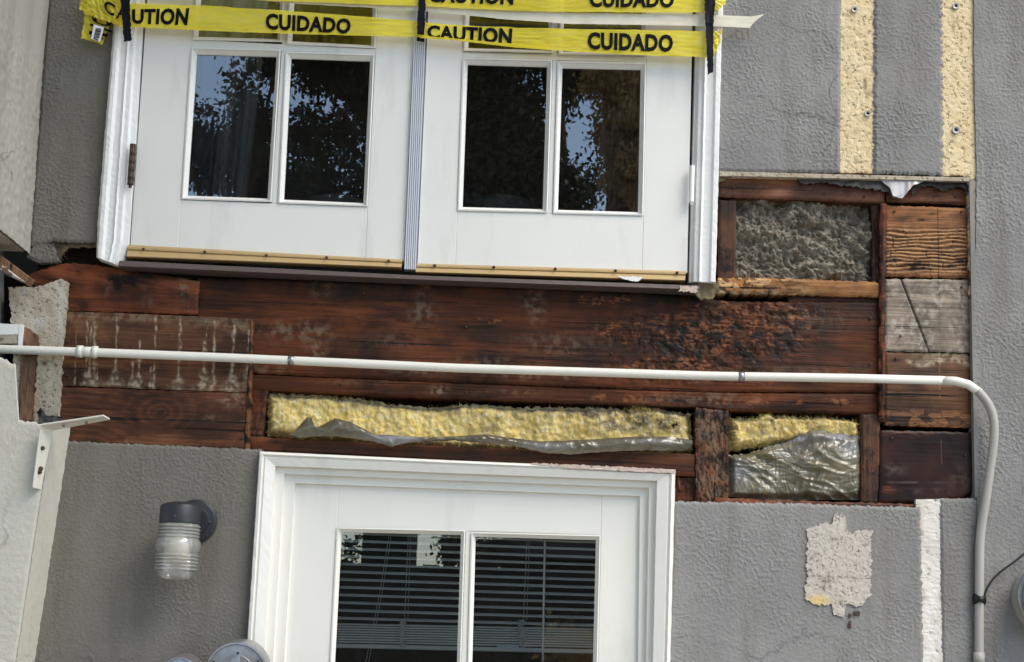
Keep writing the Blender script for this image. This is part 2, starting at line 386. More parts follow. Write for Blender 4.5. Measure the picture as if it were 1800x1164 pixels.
def leaf_b(m):
    n = m.noise(3, 3); c = m.mix(m.ramp(n, [(.35, 0.), (.65, 1.)]), (.016, .026, .010), (.045, .055, .018))
    return msh(m, .25, msh(m, .06, sh(m, "Diffuse", c), sh(m, "Glossy", (1, 1, 1), .4)), sh(m, "Translucent", c))
LEAF = mixsh("tree leaves", leaf_b)
def leaf2_b(m):
    n = m.noise(4, 3); c = m.mix(m.ramp(n, [(.35, 0.), (.65, 1.)]), (.34, .19, .10), (.55, .42, .20))  # leaf colour lightened to stand in for sunlight on the tree
    return msh(m, .25, sh(m, "Diffuse", c), sh(m, "Translucent", c))
LEAFB = mixsh("sun-lightened brownish leaves", leaf2_b)
BARK = simple("bark", srgb(112, 84, 64), .9, 0, .5, 12)
def fibre_mat(name, cs, dirt):
    m = M(name); a = m.noise(22, 5, .6); b = m.noise(240, 3, .7, sc3=(1, 1, .5)); r, g, bl, al = m.mask()
    col = m.mix(m.ramp(a, [(.32, 0.), (.68, 1.)]), cs[0], cs[1]); col = m.mix(m.ramp(b, [(.42, .22), (.6, 0.)]), col, cs[2])
    col = m.mix(r, col, dirt); col = m.mix(g, col, cs[3]); col = m.mix(bl, col, (.02, .016, .013))
    return m.out(col, .95, m.bump(b, .004, .9), Specular_IOR_Level=.1)
FIB = fibre_mat("yellow glass wool", [srgb(232, 202, 118), srgb(240, 222, 160), srgb(200, 164, 92), srgb(232, 220, 186)], srgb(126, 114, 96))
CELL = fibre_mat("grey blown insulation", [srgb(126, 118, 106), srgb(150, 142, 129), srgb(88, 80, 70), srgb(172, 166, 154)], srgb(90, 78, 64))
def foil_m(name, c0, c1, rough):
    m = M(name); a = m.noise(11, 4); b = m.noise(90, 3); r, g, bl, al = m.mask()
    col = m.mix(m.ramp(a, [(.35, 0.), (.65, 1.)]), c0, c1); col = m.mix(r, col, srgb(150, 154, 168)); col = m.mix(g, col, srgb(120, 104, 60))
    return m.out(col, rough, m.bump(b, .0012, .5), Specular_IOR_Level=.6, Coat_Weight=.4, Coat_Roughness=.12)
FOILD = foil_m("dull plastic facing", srgb(68, 66, 54), srgb(96, 95, 90), .24)
FOIL = foil_m("crinkled plastic facing", srgb(98, 93, 74), srgb(128, 124, 112), .24)

# ------------------------------------------------------------------ the setting
def ground():
    m = M("patio concrete"); a = m.noise(.8, 5); b = m.noise(40, 4)
    mm = m.out(m.mix(m.ramp(a, [(.35, 0.), (.65, 1.)]), (.30, .27, .23), (.38, .35, .30)), .9, m.bump(b, .003, .5))
    o = link("ground", mesh("ground", [(-150, -150, 0), (150, -150, 0), (150, 150, 0), (-150, 150, 0)], [(0, 1, 2, 3)]), mm); o["kind"] = "structure"
ground()
house = thing("house", "grey stucco house wall with its rotten wooden floor framing laid bare", "house")

# plain shell of the house around and behind what the photo shows
def sheet(name, pts, mat, parent):
    return link(name, mesh(name, pts, [tuple(range(len(pts)))]), mat, parent)
XL, XR = -5.2, 5.5
wbox("back_wall", (XL, 6.0, 0), (XR, 6.2, 7), STUCCO, house)
wbox("side_wall", (XL - .2, .2, 0), (XL, 6.2, 7), STUCCO, house); wbox("side_wall", (XR, .03, 0), (XR + .2, 6.2, 7), STUCCO, house)
wbox("roof_slab", (XL - .2, -.35, 7.0), (XR + .2, 6.3, 7.25), STUCCO, house)
zl = float(P(900, 800)[2]); zu = float(P(900, 500)[2])
wbox("floor_deck", (XL, .13, zl), (XR, 6, zu), VOID, house)
zt = float(P(900, -200)[2])
wbox("upper_wall", (XL, .0, zt + .9), (XR, .19, 7), STUCCO, house)
wbox("cross_wall", (XL, 2.9, 0), (XR, 3.0, 7), INNER, house)

def h_stucco(c, amp=.0034, sc_=62, seed=1):
    amp = amp * .82; sc_ = sc_ * 1.6; wx = c['x'] + .006 * vn(c['x'] * 40, c['z'] * 40, seed + 60); a = fbm(wx * sc_ * 1.15, c['z'] * sc_ * 1.25, seed, 3, .6); b = vn(c['x'] * sc_ * 2.3, c['z'] * sc_ * 2.1, seed + 40)
    patchy = .55 + .45 * ss(-.25, .3, fbm(c['x'] * 5, c['z'] * 5, seed + 9, 3))
    return amp * patchy * (ss(-.05, .32, a) * .62 + .38 * np.maximum(b, -.2)) + .002 * fbm(c['x'] * 6, c['z'] * 6, seed + 77, 2) - .004 * (1 - ss(0, .008, c['ed']))
def stucco(top, bot, seed=1, edge=1.5, mat=STUCCO, res=.0024, sides='tblr', thick=.03, amp=.0034, sc_=62, y=0.0):
    return relief("stucco_panel", top, bot, y, mat, house, res, lambda c: h_stucco(c if edge else dict(c, ed=c['ed'] + 1), amp, sc_, seed), None, thick, edge, .15, seed, sides)
# upper left beside the double door, upper right between the bare strips, the right end, lower right, lower left
stucco([(90, -60), (212, -60)], [(52, 432), (95, 424), (172, 426)], 1, 2, STUCCO_WARM, sides='b')
stucco([(1256, -60), (1479, -60)], [(1252, 300), (1300, 302), (1477, 303)], 2, 1.4, sides='br')
stucco([(1538, -60), (1656, -60)], [(1536, 304), (1658, 308)], 3, 3.2, sides='blr')
def jag(pts, amp, seed):
    a = resample(pts, 110); a[:, 0] += amp * (vn(a[:, 1] * .06, a[:, 1] * 0, seed) + .7 * vn(a[:, 1] * .2, a[:, 1] * 0, seed + 1)) * 1.6; return [tuple(p) for p in a]
stucco(jag([(1711, -60), (1713, 150), (1717, 300), (1716, 420), (1711, 522), (1714, 640), (1718, 880)], 1.6, 4), [(2050, -60), (2050, 880)], 4, 0)
stucco([(1652, 877), (1719, 876)], [(1658, 1230), (1719, 1230)], 4, 1.8, sides='tl')
stucco([(1717, 880), (2050, 880)], [(1717, 1230), (2050, 1230)], 4, 0, sides='')
stucco([(1184, 881), (1400, 885), (1618, 892)], [(1172, 1230), (1625, 1230)], 5, 2.2, sides='tr', amp=.0027)
stucco([(84, 772), (140, 776), (300, 783), (462, 790)], [(52, 1230), (450, 1230)], 6, 1.8, STUCCO_WARM, sides='t', amp=.0026, sc_=70)
def plain(quad, y=0.0): return box("stucco_panel", quad, y, y + .03, STUCCO, house, 0)
plain([(2050, -900), (3800, -900), (3800, 2700), (2050, 2700)]); plain([(1176, 1230), (2050, 1230), (2050, 2700), (1150, 2700)])
plain([(-1500, 1230), (447, 1230), (420, 2700), (-1500, 2700)]); plain([(-1500, -900), (1, -900), (1, 700), (-1500, 700)], .02)
plain([(1245, -500), (2050, -500), (2050, -60), (1252, -60)]); plain([(60, -500), (230, -500), (214, -60), (60, -60)]); plain([(60, -900), (2050, -900), (2050, -500), (60, -500)])

def m_strip(c):
    e = ss(.012, .0, c['ed']) * (vn(c['X'] * .11, c['Y'] * .09, 5) > .12)
    g = ss(.007, .0, c['ed']) * (vn(c['X'] * .05, c['Y'] * .03, 15) > .18)
    s = blobs(c['X'], c['Y'], [(1521, 150, 4, 14, .9), (1526, 165, 5, 8, .7), (1506, 282, 7, 5, .5), (1680, 38, 8, 3, .8), (1676, 48, 3, 7, .8), (1504, 232, 6, 4, .5)])
    return [np.maximum(e * .8, s), g]
h_strip = lambda c: .0015 * fbm(c['x'] * 90, c['z'] * 90, 3, 3) - .002 * ss(.25, .5, vn(c['x'] * 55, c['z'] * 55, 8))
o = relief("bare_plaster_strip", [(1474, -60), (1542, -60)], [(1472, 304), (1541, 305)], .006, STRIP, house, .003, h_strip, m_strip, .024)
o["label"] = "bare cream strip nearer the double door"
o = relief("bare_plaster_strip", [(1651, -60), (1716, -60)], [(1653, 309), (1722, 311)], .006, STRIP, house, .003, h_strip, m_strip, .024); o["label"] = "bare cream strip nearer the house corner"
relief("bare_plaster_strip", [(1703, 311), (1724, 309)], [(1705, 528), (1716, 526)], .006, STRIP, house, .003, h_strip, m_strip, .024, 2, .1, 3, 'l')
relief("white_plaster_band", [(1610, 878), (1660, 877)], [(1618, 1230), (1666, 1230)], .004, WHITEBAND, house, .003, lambda c: .0016 * fbm(c['x'] * 60, c['z'] * 160, 3, 3),
       lambda c: [blobs(c['X'], c['Y'], [(1615, 1010, 4, 40, .9), (1618, 1052, 12, 6, .8), (1655, 1050, 6, 8, .7), (1632, 960, 16, 18, .35)]), blobs(c['X'], c['Y'], [(1613, 1045, 8, 12, .9), (1616, 930, 5, 40, .6), (1657, 1048, 4, 10, .9)])], .026)
# thin cut edge of the stucco along the right side of the opening
box("cut_edge", [(1704, 316), (1712, 314), (1721, 872), (1714, 876)], -.001, .05, STUCCO, house, 0)
# reveal of the top cut, seen from below
box("cut_edge", [(1264, 301), (1704, 312), (1704, 319), (1264, 309)], .002, .045, CONC, house, .001)
# screw plugs left in the wall
def plug(px, py, r=.007, y=.0, ring=FLASH):
    c = P(px, py, y); a = lathe("wall_plug", [(0, r * .5), (.003, r * .55), (.004, r), (0, r * 1.1)], (c[0], y, c[2]), (0, -1, 0), ring, house, 16)
    lathe("plug_hole", [(.001, 0), (.0022, r * .52)], (c[0], y, c[2]), (0, -1, 0), HOLE, a, 12)
for px, py, r in ((1502, 17, .0085), (1525, 200, .008), (1680, 11, .009), (1680, 229, .010)): plug(px, py, r, .003)
plug(1473, 907, .006, -.002); plug(1655, 27, .004, .002)
# bare patch below
def poly_patch():
    top = [(1419, 930), (1440, 924), (1464, 918), (1466, 903), (1486, 903), (1489, 930), (1500, 938), (1506, 930), (1533, 934)]
    bot = [(1417, 1052), (1430, 1062), (1446, 1064), (1462, 1062), (1466, 1082), (1483, 1084), (1488, 1062), (1516, 1066), (1529, 1050)]
    relief("bare_plaster_patch", top, bot, -.0045, PATCH, house, .0028, lambda c: .0014 * fbm(c['x'] * 80, c['z'] * 80, 6, 3) + .0012 * vn(c['x'] * 170, c['z'] * 150, 4),
           lambda c: [np.maximum(blobs(c['X'], c['Y'], [(1451, 1020, 8, 8, .9), (1446, 1034, 5, 8, .8), (1468, 948, 10, 3, .8), (1437, 975, 6, 5, .6), (1520, 958, 6, 3, .8), (1526, 952, 3, 5, .6), (1478, 1060, 8, 6, .6)]),
                              .8 * (np.abs(c['Y'] - 1015 - 4 * vn(c['X'] * .05, c['X'] * 0, 2) - (c['X'] - 1480) * .06) < 1.1)) * (.4 + .9 * ss(-.2, .3, vn(c['X'] * .2, c['Y'] * .2, 3))), blobs(c['X'], c['Y'], [(1438, 1056, 18, 9, 1.2)])],
           .008, 4.0, .11, 5)
poly_patch()

# ------------------------------------------------------------------ floor framing in the opening
def wood(name, top, bot, y, mat, m=None, h=None, thick=.04, res=.0034, edge=1.0, seed=0, ax='x', label=None, sides='tblr', par=None, grain=.0007, ef=.1):
    def hh(c):
        g = vn(c['x'] * (3 if ax == 'x' else 150), c['z'] * (150 if ax == 'x' else 3), seed)
        r = grain * g * 2 + .0012 * fbm(c['x'] * 8, c['z'] * 8, seed + 4, 3) - .003 * (1 - ss(0, .006, c['ed']))
        return r + (h(c) if h else 0)
    o = relief(name, top, bot, y, mat, par or house, res, hh, m or (lambda c: [0 * c['X']]), thick, edge, ef, seed, sides)
    if label: o["label"] = label
    return o
def chips(c, sx=34, sz=70, seed=3, warp=.012):
    """flakes of brown rot: cell distance to the crack and a random number per flake"""
    wx = c['x'] + warp * fbm(c['x'] * 22, c['z'] * 22, seed + 1, 2); wz = c['z'] + warp * .6 * fbm(c['x'] * 22, c['z'] * 22, seed + 2, 2)
    f1, f2, i = worley(wx * sx, wz * sz, seed); return f2 - f1, i
def no(c, f, s): return fbm(c['X'] * f, c['Y'] * f, s, 4)

# main rim beam
def beam_masks(c):
    X, Y = c['X'], c['Y']; d, i = chips(c, 30, 72, 3, .02); d2, i2 = chips(c, 60, 170, 9)
    reg = blobs(X, Y, [(1270, 580, 150, 50, 1.15), (1360, 548, 120, 22, 1.0), (1140, 575, 110, 36, .95), (1190, 640, 150, 18, 1.0), (1420, 575, 70, 16, .6), (1080, 572, 20, 10, 1.1), (870, 566, 18, 6, 1), (850, 560, 24, 5, .6), (1060, 527, 90, 12, .7), (1290, 672, 150, 8, .9), (550, 535, 60, 5, .5)])
    reg = reg * (.55 + 1.1 * ss(-.3, .35, no(c, .035, 5)))
    fresh = .95 * ss(.72, .84, reg * (.3 + i)) * ss(.05, .14, d) * (.1 + .9 * i2 ** 1.5) * (.15 + .85 * ss(-.1, .3, no(c, .09, 51)))
    fresh = np.maximum(fresh, .65 * ss(.8, .9, reg * (.35 + i2)) * ss(.05, .1, d2) * (i2 > .5))
    crack = ss(.2, .5, reg) * (1 - ss(.02, .10, d))
    rot = np.maximum(.8 * crack, .8 * blobs(X, Y, [(1240, 600, 210, 62, 1.1), (1330, 620, 90, 40, .9), (1180, 520, 260, 24, 1.0), (700, 500, 330, 16, 1.0), (1130, 640, 60, 16, .8), (870, 572, 22, 5, .8), (820, 575, 14, 6, .9), (640, 600, 70, 25, .35), (1000, 640, 160, 18, .5), (900, 600, 200, 30, .35), (1330, 595, 40, 14, .8)]) * (.5 + ss(-.3, .3, no(c, .03, 21))))  # wide blobs also darken the beam's top edge below the sill
    rot = rot * (1 - fresh)
    mould = blobs(X, Y, [(490, 583, 32, 16, .5), (548, 586, 34, 20, .55), (556, 612, 16, 24, .5), (565, 510, 18, 16, .35), (742, 548, 22, 22, .5), (745, 520, 12, 30, .3), (940, 540, 20, 24, .55), (935, 520, 18, 10, .4), (690, 600, 50, 14, .25), (980, 605, 70, 18, .3), (960, 660, 70, 8, .5), (740, 650, 60, 9, .5), (850, 640, 90, 12, .25), (470, 650, 40, 9, .4), (1440, 560, 60, 20, .2), (1500, 665, 60, 6, .4), (1400, 655, 120, 10, .25)]) * ss(-.25, .4, no(c, .07, 31))
    return [rot, fresh, mould * 1.2]
def beam_h(c):
    d, i = chips(c, 30, 72, 3, .02); X, Y = c['X'], c['Y']
    reg = ss(.25, .7, blobs(X, Y, [(1270, 590, 180, 60, 1), (1120, 580, 120, 40, .85), (1190, 650, 180, 30, .9), (1360, 545, 130, 24, .8)]))
    return reg * (.0024 * (i - .5) - .0022 * (1 - ss(.02, .12, d))) - .003 * reg * ss(0, .4, no(c, .06, 8))
wood("rim_beam", [(345, 488), (700, 497), (1100, 512), (1292, 530), (1400, 531), (1553, 530)], [(345, 652), (800, 672), (1230, 688), (1553, 690)], .03, W_BEAM, beam_masks, beam_h, .07, .003, 1.0, 11,
     label="long dark rotten rim beam under the double door")
def low_m(c):
    X, Y = c['X'], c['Y']; d, i = chips(c, 30, 60, 13)
    reg = blobs(X, Y, [(1130, 700, 60, 14, 1.1), (1060, 700, 40, 12, .9), (1330, 706, 120, 14, .9), (1480, 705, 60, 12, .7)])
    fr = ss(.62, .75, reg * (.4 + i)) * ss(.04, .1, d) * .7 * ss(-.2, .2, no(c, .1, 33))
    rot = .7 * blobs(X, Y, [(1240, 705, 60, 20, .9), (900, 706, 90, 10, .6), (500, 672, 60, 12, .5), (1440, 720, 60, 10, .6)]) + .5 * (1 - ss(.02, .06, d)) * ss(.3, .6, reg)
    mo = blobs(X, Y, [(770, 688, 16, 9, .8), (1230, 700, 90, 14, .5), (900, 690, 60, 6, .3), (620, 672, 60, 5, .3)]) * ss(-.2, .3, no(c, .09, 3))
    return [rot * (1 - fr), fr, mo]
wood("ledger_board", [(434, 657), (800, 673), (1230, 689), (1553, 692)], [(434, 684), (700, 697), (1000, 708), (1230, 716), (1280, 722), (1553, 728)], .034, W_BEAM, low_m, None, .07, .003, .8, 12, label="narrow board below the long rim beam")

# left end boards
def lb1(c):
    X, Y = c['X'], c['Y']
    rot = blobs(X, Y, [(215, 500, 45, 26, .95), (150, 535, 16, 10, .6), (320, 521, 16, 8, .9), (290, 483, 80, 10, .9), (130, 480, 20, 12, .4)]) * (.55 + ss(-.3, .3, no(c, .04, 2)))
    return [rot, blobs(X, Y, [(100, 480, 22, 10, .3), (320, 535, 30, 12, .25)]), blobs(X, Y, [(322, 505, 10, 16, .8), (330, 495, 22, 8, .5), (190, 508, 8, 14, .3), (260, 530, 16, 10, .25)]) * ss(-.3, .3, no(c, .1, 4))]
wood("blocking_board", [(50, 482), (95, 466), (125, 462), (170, 466), (210, 472), (350, 494)], [(72, 530), (118, 546), (230, 549), (347, 553)], .018, W_RED, lb1, None, .05, .003, 1.2, 14, label="short red brown board with a dark stain at the top left")
DR = [(133, 566, 676, 2.2), (152, 566, 672, 1.8), (158, 575, 676, 1.6), (166, 566, 676, 2.4), (172, 640, 676, 1.6), (204, 560, 672, 2.4), (234, 612, 678, 2), (245, 600, 680, 1.8), (266, 640, 680, 2), (272, 556, 678, 2), (315, 552, 682, 2.2), (359, 600, 680, 1.8), (362, 566, 620, 1.8), (376, 566, 682, 2.4), (410, 572, 684, 2.2), (437, 580, 660, 1.4)]
def lb2(c):
    X, Y = c['X'], c['Y']; b = 0 * X; wob = 1.8 * vn(X * 0, Y * .07, 3)
    for k, (x, a, e, wd) in enumerate(DR):
        xx = x + wob * (1 + .3 * (k % 3)) - (Y - 620) * .035; flare = 1 + (1.2 + 1.4 * (k % 3)) * ss(e - 20 - 8 * (k % 3), e, Y)
        b = np.maximum(b, np.exp(-((X - xx) / (wd * (.35 + .3 * (k % 4)) * flare * (.6 + .8 * ss(-.3, .3, vn(X * 0 + k * 7.7, Y * .05, 12))))) ** 2) * ss(a - 6, a + 3, Y) * (1 - ss(e + 2, e + 10, Y)))
    drip = b * (.15 + 1.0 * ss(-.25, .25, vn(X * .12, Y * .11, 6)))
    band = np.maximum(blobs(X, Y, [(150, 557, 46, 9, .55), (240, 558, 80, 8, .6), (385, 566, 60, 10, .5), (420, 570, 30, 14, .5), (180, 676, 50, 5, .7), (270, 681, 40, 4, .5), (400, 685, 50, 4, .6), (424, 674, 10, 10, .6)]), 0) * ss(-.35, .15, no(c, .07, 3))
    return [blobs(X, Y, [(140, 549, 12, 8, .9), (225, 570, 70, 10, .45), (115, 570, 10, 8, .8), (425, 668, 10, 6, .8)]) * .9, ss(.2, .5, no(c, .02, 9)) * .25, np.clip(drip * .85 + band * .55, 0, 1)]
wood("sheathing_board", [(116, 547), (230, 551), (350, 556), (445, 561)], [(103, 677), (250, 683), (438, 690)], .008, W_PLY, lb2, None, .06, .0024, .8, 15, label="brown sheathing board with white paint drips")
def rings(c):
    X, Y = c['X'], c['Y']; r1 = np.hypot((X - 282) / 1.5, (Y - 725) * 1.0); r2 = np.hypot((X - 120) / 1.7, Y - 830)
    a = np.sin(np.sqrt(r1 * 18) * 1.1 + 2.5 * vn(X * .01, Y * .03, 2)) * np.exp(-(r1 / 55) ** 2) + np.sin(r2 * .55 + 2 * vn(X * .02, Y * .02, 6)) * ss(310, 150, X)
    kn = blobs(X, Y, [(281, 726, 9, 7, 1), (201, 716, 12, 4, .8), (222, 736, 8, 5, .6), (348, 722, 5, 4, .8), (112, 695, 6, 4, .8), (243, 755, 3, 3, .7)])
    return [np.clip(.6 * kn + .2 * ss(.1, .8, a), 0, .9) + blobs(X, Y, [(420, 735, 12, 8, .6)]), .16 * ss(.1, .9, -a), blobs(X, Y, [(400, 705, 14, 10, .5), (420, 700, 20, 14, .4), (370, 735, 12, 6, .25), (225, 776, 5, 4, .7)]) * ss(-.2, .3, no(c, .1, 5))]
wood("sheathing_board", [(103, 679), (250, 685), (438, 691)], [(96, 776), (300, 786), (430, 790)], .010, W_FIR, rings, None, .06, .0026, .8, 16, label="brown knotted fir board with curved grain")
wood("board_edge", [(440, 560), (445, 560)], [(430, 788), (437, 789)], .004, W_ORANGE, lambda c: [.9 * ss(-.02, .35, vn(c['X'] * .1, c['Y'] * .05, 4)) + .35, 0 * c['X']], None, .06, .003, 1.2, 17, 'z')
# left stud, bottom plate over the lower door
def st_m(seed, fr=.6, mo=.6, rt=.8):
    def f(c):
        d, i = chips(c, 95, 20, seed, .007); q = no(c, .03, seed)
        a = ss(.66, .8, i * (.9 + q)) * ss(.03, .1, d) * fr * ss(-.2, .2, no(c, .1, seed + 31)); r = rt * ss(.0, .25, no(c, .035, seed + 5)) + .5 * (1 - ss(.02, .08, d)); b = mo * ss(-.05, .2, no(c, .022, seed + 11)) * ss(.1, .3, d + .1)
        return [np.clip(r, 0, .92) * (1 - a), a, b * (1 - a) * .6]
    return f
def st_h(seed):
    def f(c):
        d, i = chips(c, 95, 20, seed, .007); return .005 * (i - .5) - .003 * (1 - ss(.02, .1, d))
    return f
wood("stud", [(441, 684), (471, 685)], [(434, 768), (460, 770)], .036, W_BEAM, st_m(20, .3, .2, .5), None, .09, .003, .8, 20, 'z')
wood("bottom_plate", [(434, 767), (600, 776), (900, 789), (1228, 798)], [(440, 792), (600, 798), (900, 815), (1190, 836), (1222, 838)], .026, W_BEAM, lambda c: [blobs(c['X'], c['Y'], [(486, 777, 16, 5, .9), (640, 790, 160, 12, .5), (900, 800, 250, 10, .6)]), blobs(c['X'], c['Y'], [(1180, 806, 50, 10, .5), (460, 772, 20, 5, .5)]), 0 * c['X']], None, .06, .003, 1, 21, label="dark plate above the lower door casing")
wood("cripple_block", [(1188, 836), (1226, 836)], [(1186, 884), (1226, 884)], .04, W_BEAM, st_m(23, .5, .2, .7), st_h(23), .05, .003, 1, 23, 'z')
wood("stud", [(1223, 716), (1281, 722)], [(1224, 886), (1281, 884)], .020, W_STUD, st_m(25, .7, 1.0, .95), st_h(25), .09, .0028, 1.6, 25, 'z', label="rotten stud between the two yellow insulation bays")
wood("stud", [(1514, 728), (1548, 728)], [(1514, 884), (1545, 886)], .024, W_STUD, st_m(27, .8, .1, .5), None, .09, .0028, 1, 27, 'z', label="reddish stud right of the crumpled plastic")
wood("sole_plate", [(1256, 874), (1400, 880), (1616, 886)], [(1256, 890), (1400, 893), (1612, 898)], .012, W_RED, st_m(29, .5, .3, .6), None, .05, .003, 1, 29)

# upper right bay
def hd_m(c):
    X, Y = c['X'], c['Y']; saw = .5 + .5 * np.sin((X * .9 + Y * .75) * .55 + 2 * vn(X * .02, Y * .02, 3))
    k = blobs(X, Y, [(1370, 338, 18, 7, 1.0)])
    return [.22 * saw * ss(-.1, .25, no(c, .02, 4)) + blobs(X, Y, [(1560, 335, 8, 20, .6), (1290, 330, 30, 2.4, .8), (1370, 330, 40, 1.6, .7), (1290, 352, 60, 4, .7), (1448, 342, 3, 3, .9)]) + .6 * (1 - ss(0, 4, np.abs(Y - (357 + (X - 1265) * .0)) + 0)), k * .8, 0 * X]
wood("header_plank", [(1264, 308), (1400, 314), (1556, 326)], [(1264, 346), (1400, 351), (1556, 358)], .026, W_HEAD, hd_m, None, .06, .0028, 1, 31, label="saw marked header plank above the grey insulation")
wood("header_plank", [(1558, 322), (1702, 330)], [(1558, 355), (1702, 360)], .028, W_HEAD, hd_m, None, .06, .0028, .8, 32)
wood("stud", [(1264, 350), (1294, 351)], [(1262, 496), (1294, 493)], .034, W_STUD, lambda c: [blobs(c['X'], c['Y'], [(1276, 460, 14, 26, 1.1), (1268, 440, 8, 20, .9), (1280, 370, 10, 16, .4)]) * (.5 + ss(-.3, .3, no(c, .09, 5))), blobs(c['X'], c['Y'], [(1272, 437, 8, 6, .9)]), 0 * c['X']], None, .09, .0028, .8, 33, 'z')
wood("stud", [(1532, 358), (1551, 359)], [(1534, 500), (1551, 502)], .034, W_STUD, lambda c: [.55 * ss(0, .3, no(c, .05, 5)) + .3, blobs(c['X'], c['Y'], [(1540, 470, 8, 18, .7)]), 0 * c['X']], None, .09, .0028, .8, 34, 'z')
def pl_m(c):
    X, Y = c['X'], c['Y']; d, i = chips(c, 30, 90, 41)
    reg = ss(1470, 1300, X); fr = reg * ss(.45, .6, i) * ss(.03, .1, d)
    rot = reg * (.8 * (1 - ss(.02, .1, d)) + .7 * ss(.05, .3, no(c, .05, 3))) + ss(1420, 1290, X) * ss(503, 515, Y) * .6
    return [np.clip(rot, 0, .95) * (1 - fr), fr, reg * .5 * ss(506, 516, Y) * ss(-.1, .2, no(c, .06, 7))]
wood("sill_plate", [(1262, 488), (1400, 490), (1552, 496)], [(1262, 516), (1400, 518), (1552, 523)], .020, W_PALE, pl_m, lambda c: .004 * ss(1470, 1300, c['X']) * (chips(c, 30, 90, 41)[1] - .5), .09, .0028, 1.6, 35, label="ochre plate with rotten left end under the grey insulation")
wood("blocking_board", [(1386, 519), (1552, 523)], [(1386, 531), (1552, 533)], .033, W_RED, lambda c: [.5 + 0 * c['X']], None, .05, .003, .6, 36)
# long vertical board edge left of the stacked boards
wood("board_edge", [(1547, 357), (1558, 357)], [(1546, 740), (1556, 740)], .012, W_RED, lambda c: [.75 * ss(-.1, .25, vn(c['X'] * .15, c['Y'] * .04, 4)) + .2, .5 * ss(.1, .3, vn(c['X'] * .1, c['Y'] * .05, 14)), .5 * ss(.2, .4, vn(c['X'] * .1, c['Y'] * .03, 24)) * ss(470, 380, c['Y'])], None, .05, .003, 1.6, 37, 'z')
# four stacked boards at the right
def r1(c):
    X, Y = c['X'], c['Y']; yy = Y + 6 * vn(X * .02, Y * .04, 3); stripe = .5 + .5 * np.sin(yy * .95)
    d, i = chips(c, 22, 50, 51); low = ss(395, 412, Y + 14 * vn(X * .06, X * 0, 2)) * ss(486, 470, Y)
    fr = low * (.25 + .75 * ss(.3, .7, stripe)) * ss(.015, .05, d)
    rot = np.clip(blobs(X, Y, [(1610, 468, 22, 9, 1.1), (1695, 460, 16, 8, 1.0), (1620, 386, 10, 3, 1), (1640, 376, 8, 2, .8), (1567, 457, 10, 5, .9), (1590, 385, 26, 8, .5), (1675, 467, 12, 4, .8)]) * (.6 + .8 * ss(-.2, .3, no(c, .1, 3))) + low * .75 * (1 - ss(.0, .035, d)) + .45 * low * ss(.75, .35, stripe) * ss(-.1, .2, no(c, .03, 6)) + .8 * (np.abs(X - 1649 - (Y - 400) * .01) < 1), 0, .95)
    return [rot, fr * .85, .7 * blobs(X, Y, [(1695, 385, 16, 30, .8)]) * ss(-.1, .2, no(c, .05, 8))]
wood("board", [(1556, 361), (1703, 365)], [(1556, 486), (1705, 489)], .020, W_ORANGE, r1, lambda c: .0026 * np.sin((c['Y'] + 6 * vn(c['X'] * .02, c['Y'] * .04, 3)) * .95) * ss(395, 412, c['Y']) * ss(486, 470, c['Y']) - .003 * (1 - ss(.0, .04, chips(c, 22, 50, 51)[0])) * ss(395, 412, c['Y']), .05, .0024, 1.4, 41, label="splintered orange board, topmost of the four at the right")
def r2(c):
    X, Y = c['X'], c['Y']; ln = np.abs((X - 1583) - (Y - 488) * .385) < 1.5 + .5 * vn(Y * .1, Y * 0, 3)
    ver = blobs(X, Y, [(1650, 520, 3.5, 34, .8), (1646, 540, 7, 10, .7), (1690, 530, 2.6, 30, .75), (1695, 590, 2, 20, .5)]) + .5 * (np.abs(X - 1652) < .9) + .7 * (np.abs(Y - 530 - (X - 1556) * .05) < 1) * (X < 1640)
    sp = .9 * ss(.18, .4, vn(X * .16, Y * .2, 3)) * ss(-.3, .2, no(c, .03, 5)) + .6 * ss(.1, .4, no(c, .03, 25)) + blobs(X, Y, [(1608, 500, 5, 4, 1), (1620, 553, 5, 4, 1), (1608, 580, 4, 3, .9), (1584, 517, 8, 3, .8), (1583, 591, 2, 2, 1), (1697, 606, 5, 3, 1)])
    return [np.clip(np.maximum(ln * 1.0, np.maximum(ver * .8, sp * .55)), 0, .95) , 0 * X, .55 * ss(-.15, .35, no(c, .09, 8)) * ss(-.4, .3, no(c, .025, 18)) + .15]
wood("board", [(1556, 490), (1705, 492)], [(1556, 617), (1706, 620)], .020, W_GREY, r2, lambda c: -.005 * (np.abs((c['X'] - 1583) - (c['Y'] - 488) * .385) < 1.8), .05, .0024, 1, 42, label="mouldy whitish grey board with a diagonal crack")
def r3(c):
    X, Y = c['X'], c['Y']; wv = 634 + 8 * np.sin((X - 1590) * .05) * ss(1590, 1600, X) + ss(1650, 1705, X) * 12
    mo = np.exp(-((Y - wv) / 4) ** 2) * ss(1588, 1600, X) * .8 + .35 * ss(wv, wv - 6, Y) * ss(1588, 1640, X) + .5 * (np.abs(X - 1652) < 1) * ss(705, 690, Y) * ss(-.2, .1, vn(X * 0, Y * .2, 3))
    low = ss(716, 728, Y + 10 * vn(X * .05, X * 0, 3)); d, i = chips(c, 22, 60, 55)
    fr = low * ss(.35, .5, i) * ss(.02, .06, d) * (.4 + .6 * np.sin(Y * 1.1) ** 2)
    return [np.clip(blobs(X, Y, [(1578, 694, 8, 5, 1), (1565, 738, 10, 6, 1.1), (1574, 634, 14, 4, .8), (1630, 655, 70, 10, .3)]) + low * .7 * (1 - ss(0, .05, d)), 0, .95), fr * .7, mo * ss(-.4, .1, no(c, .08, 3))]
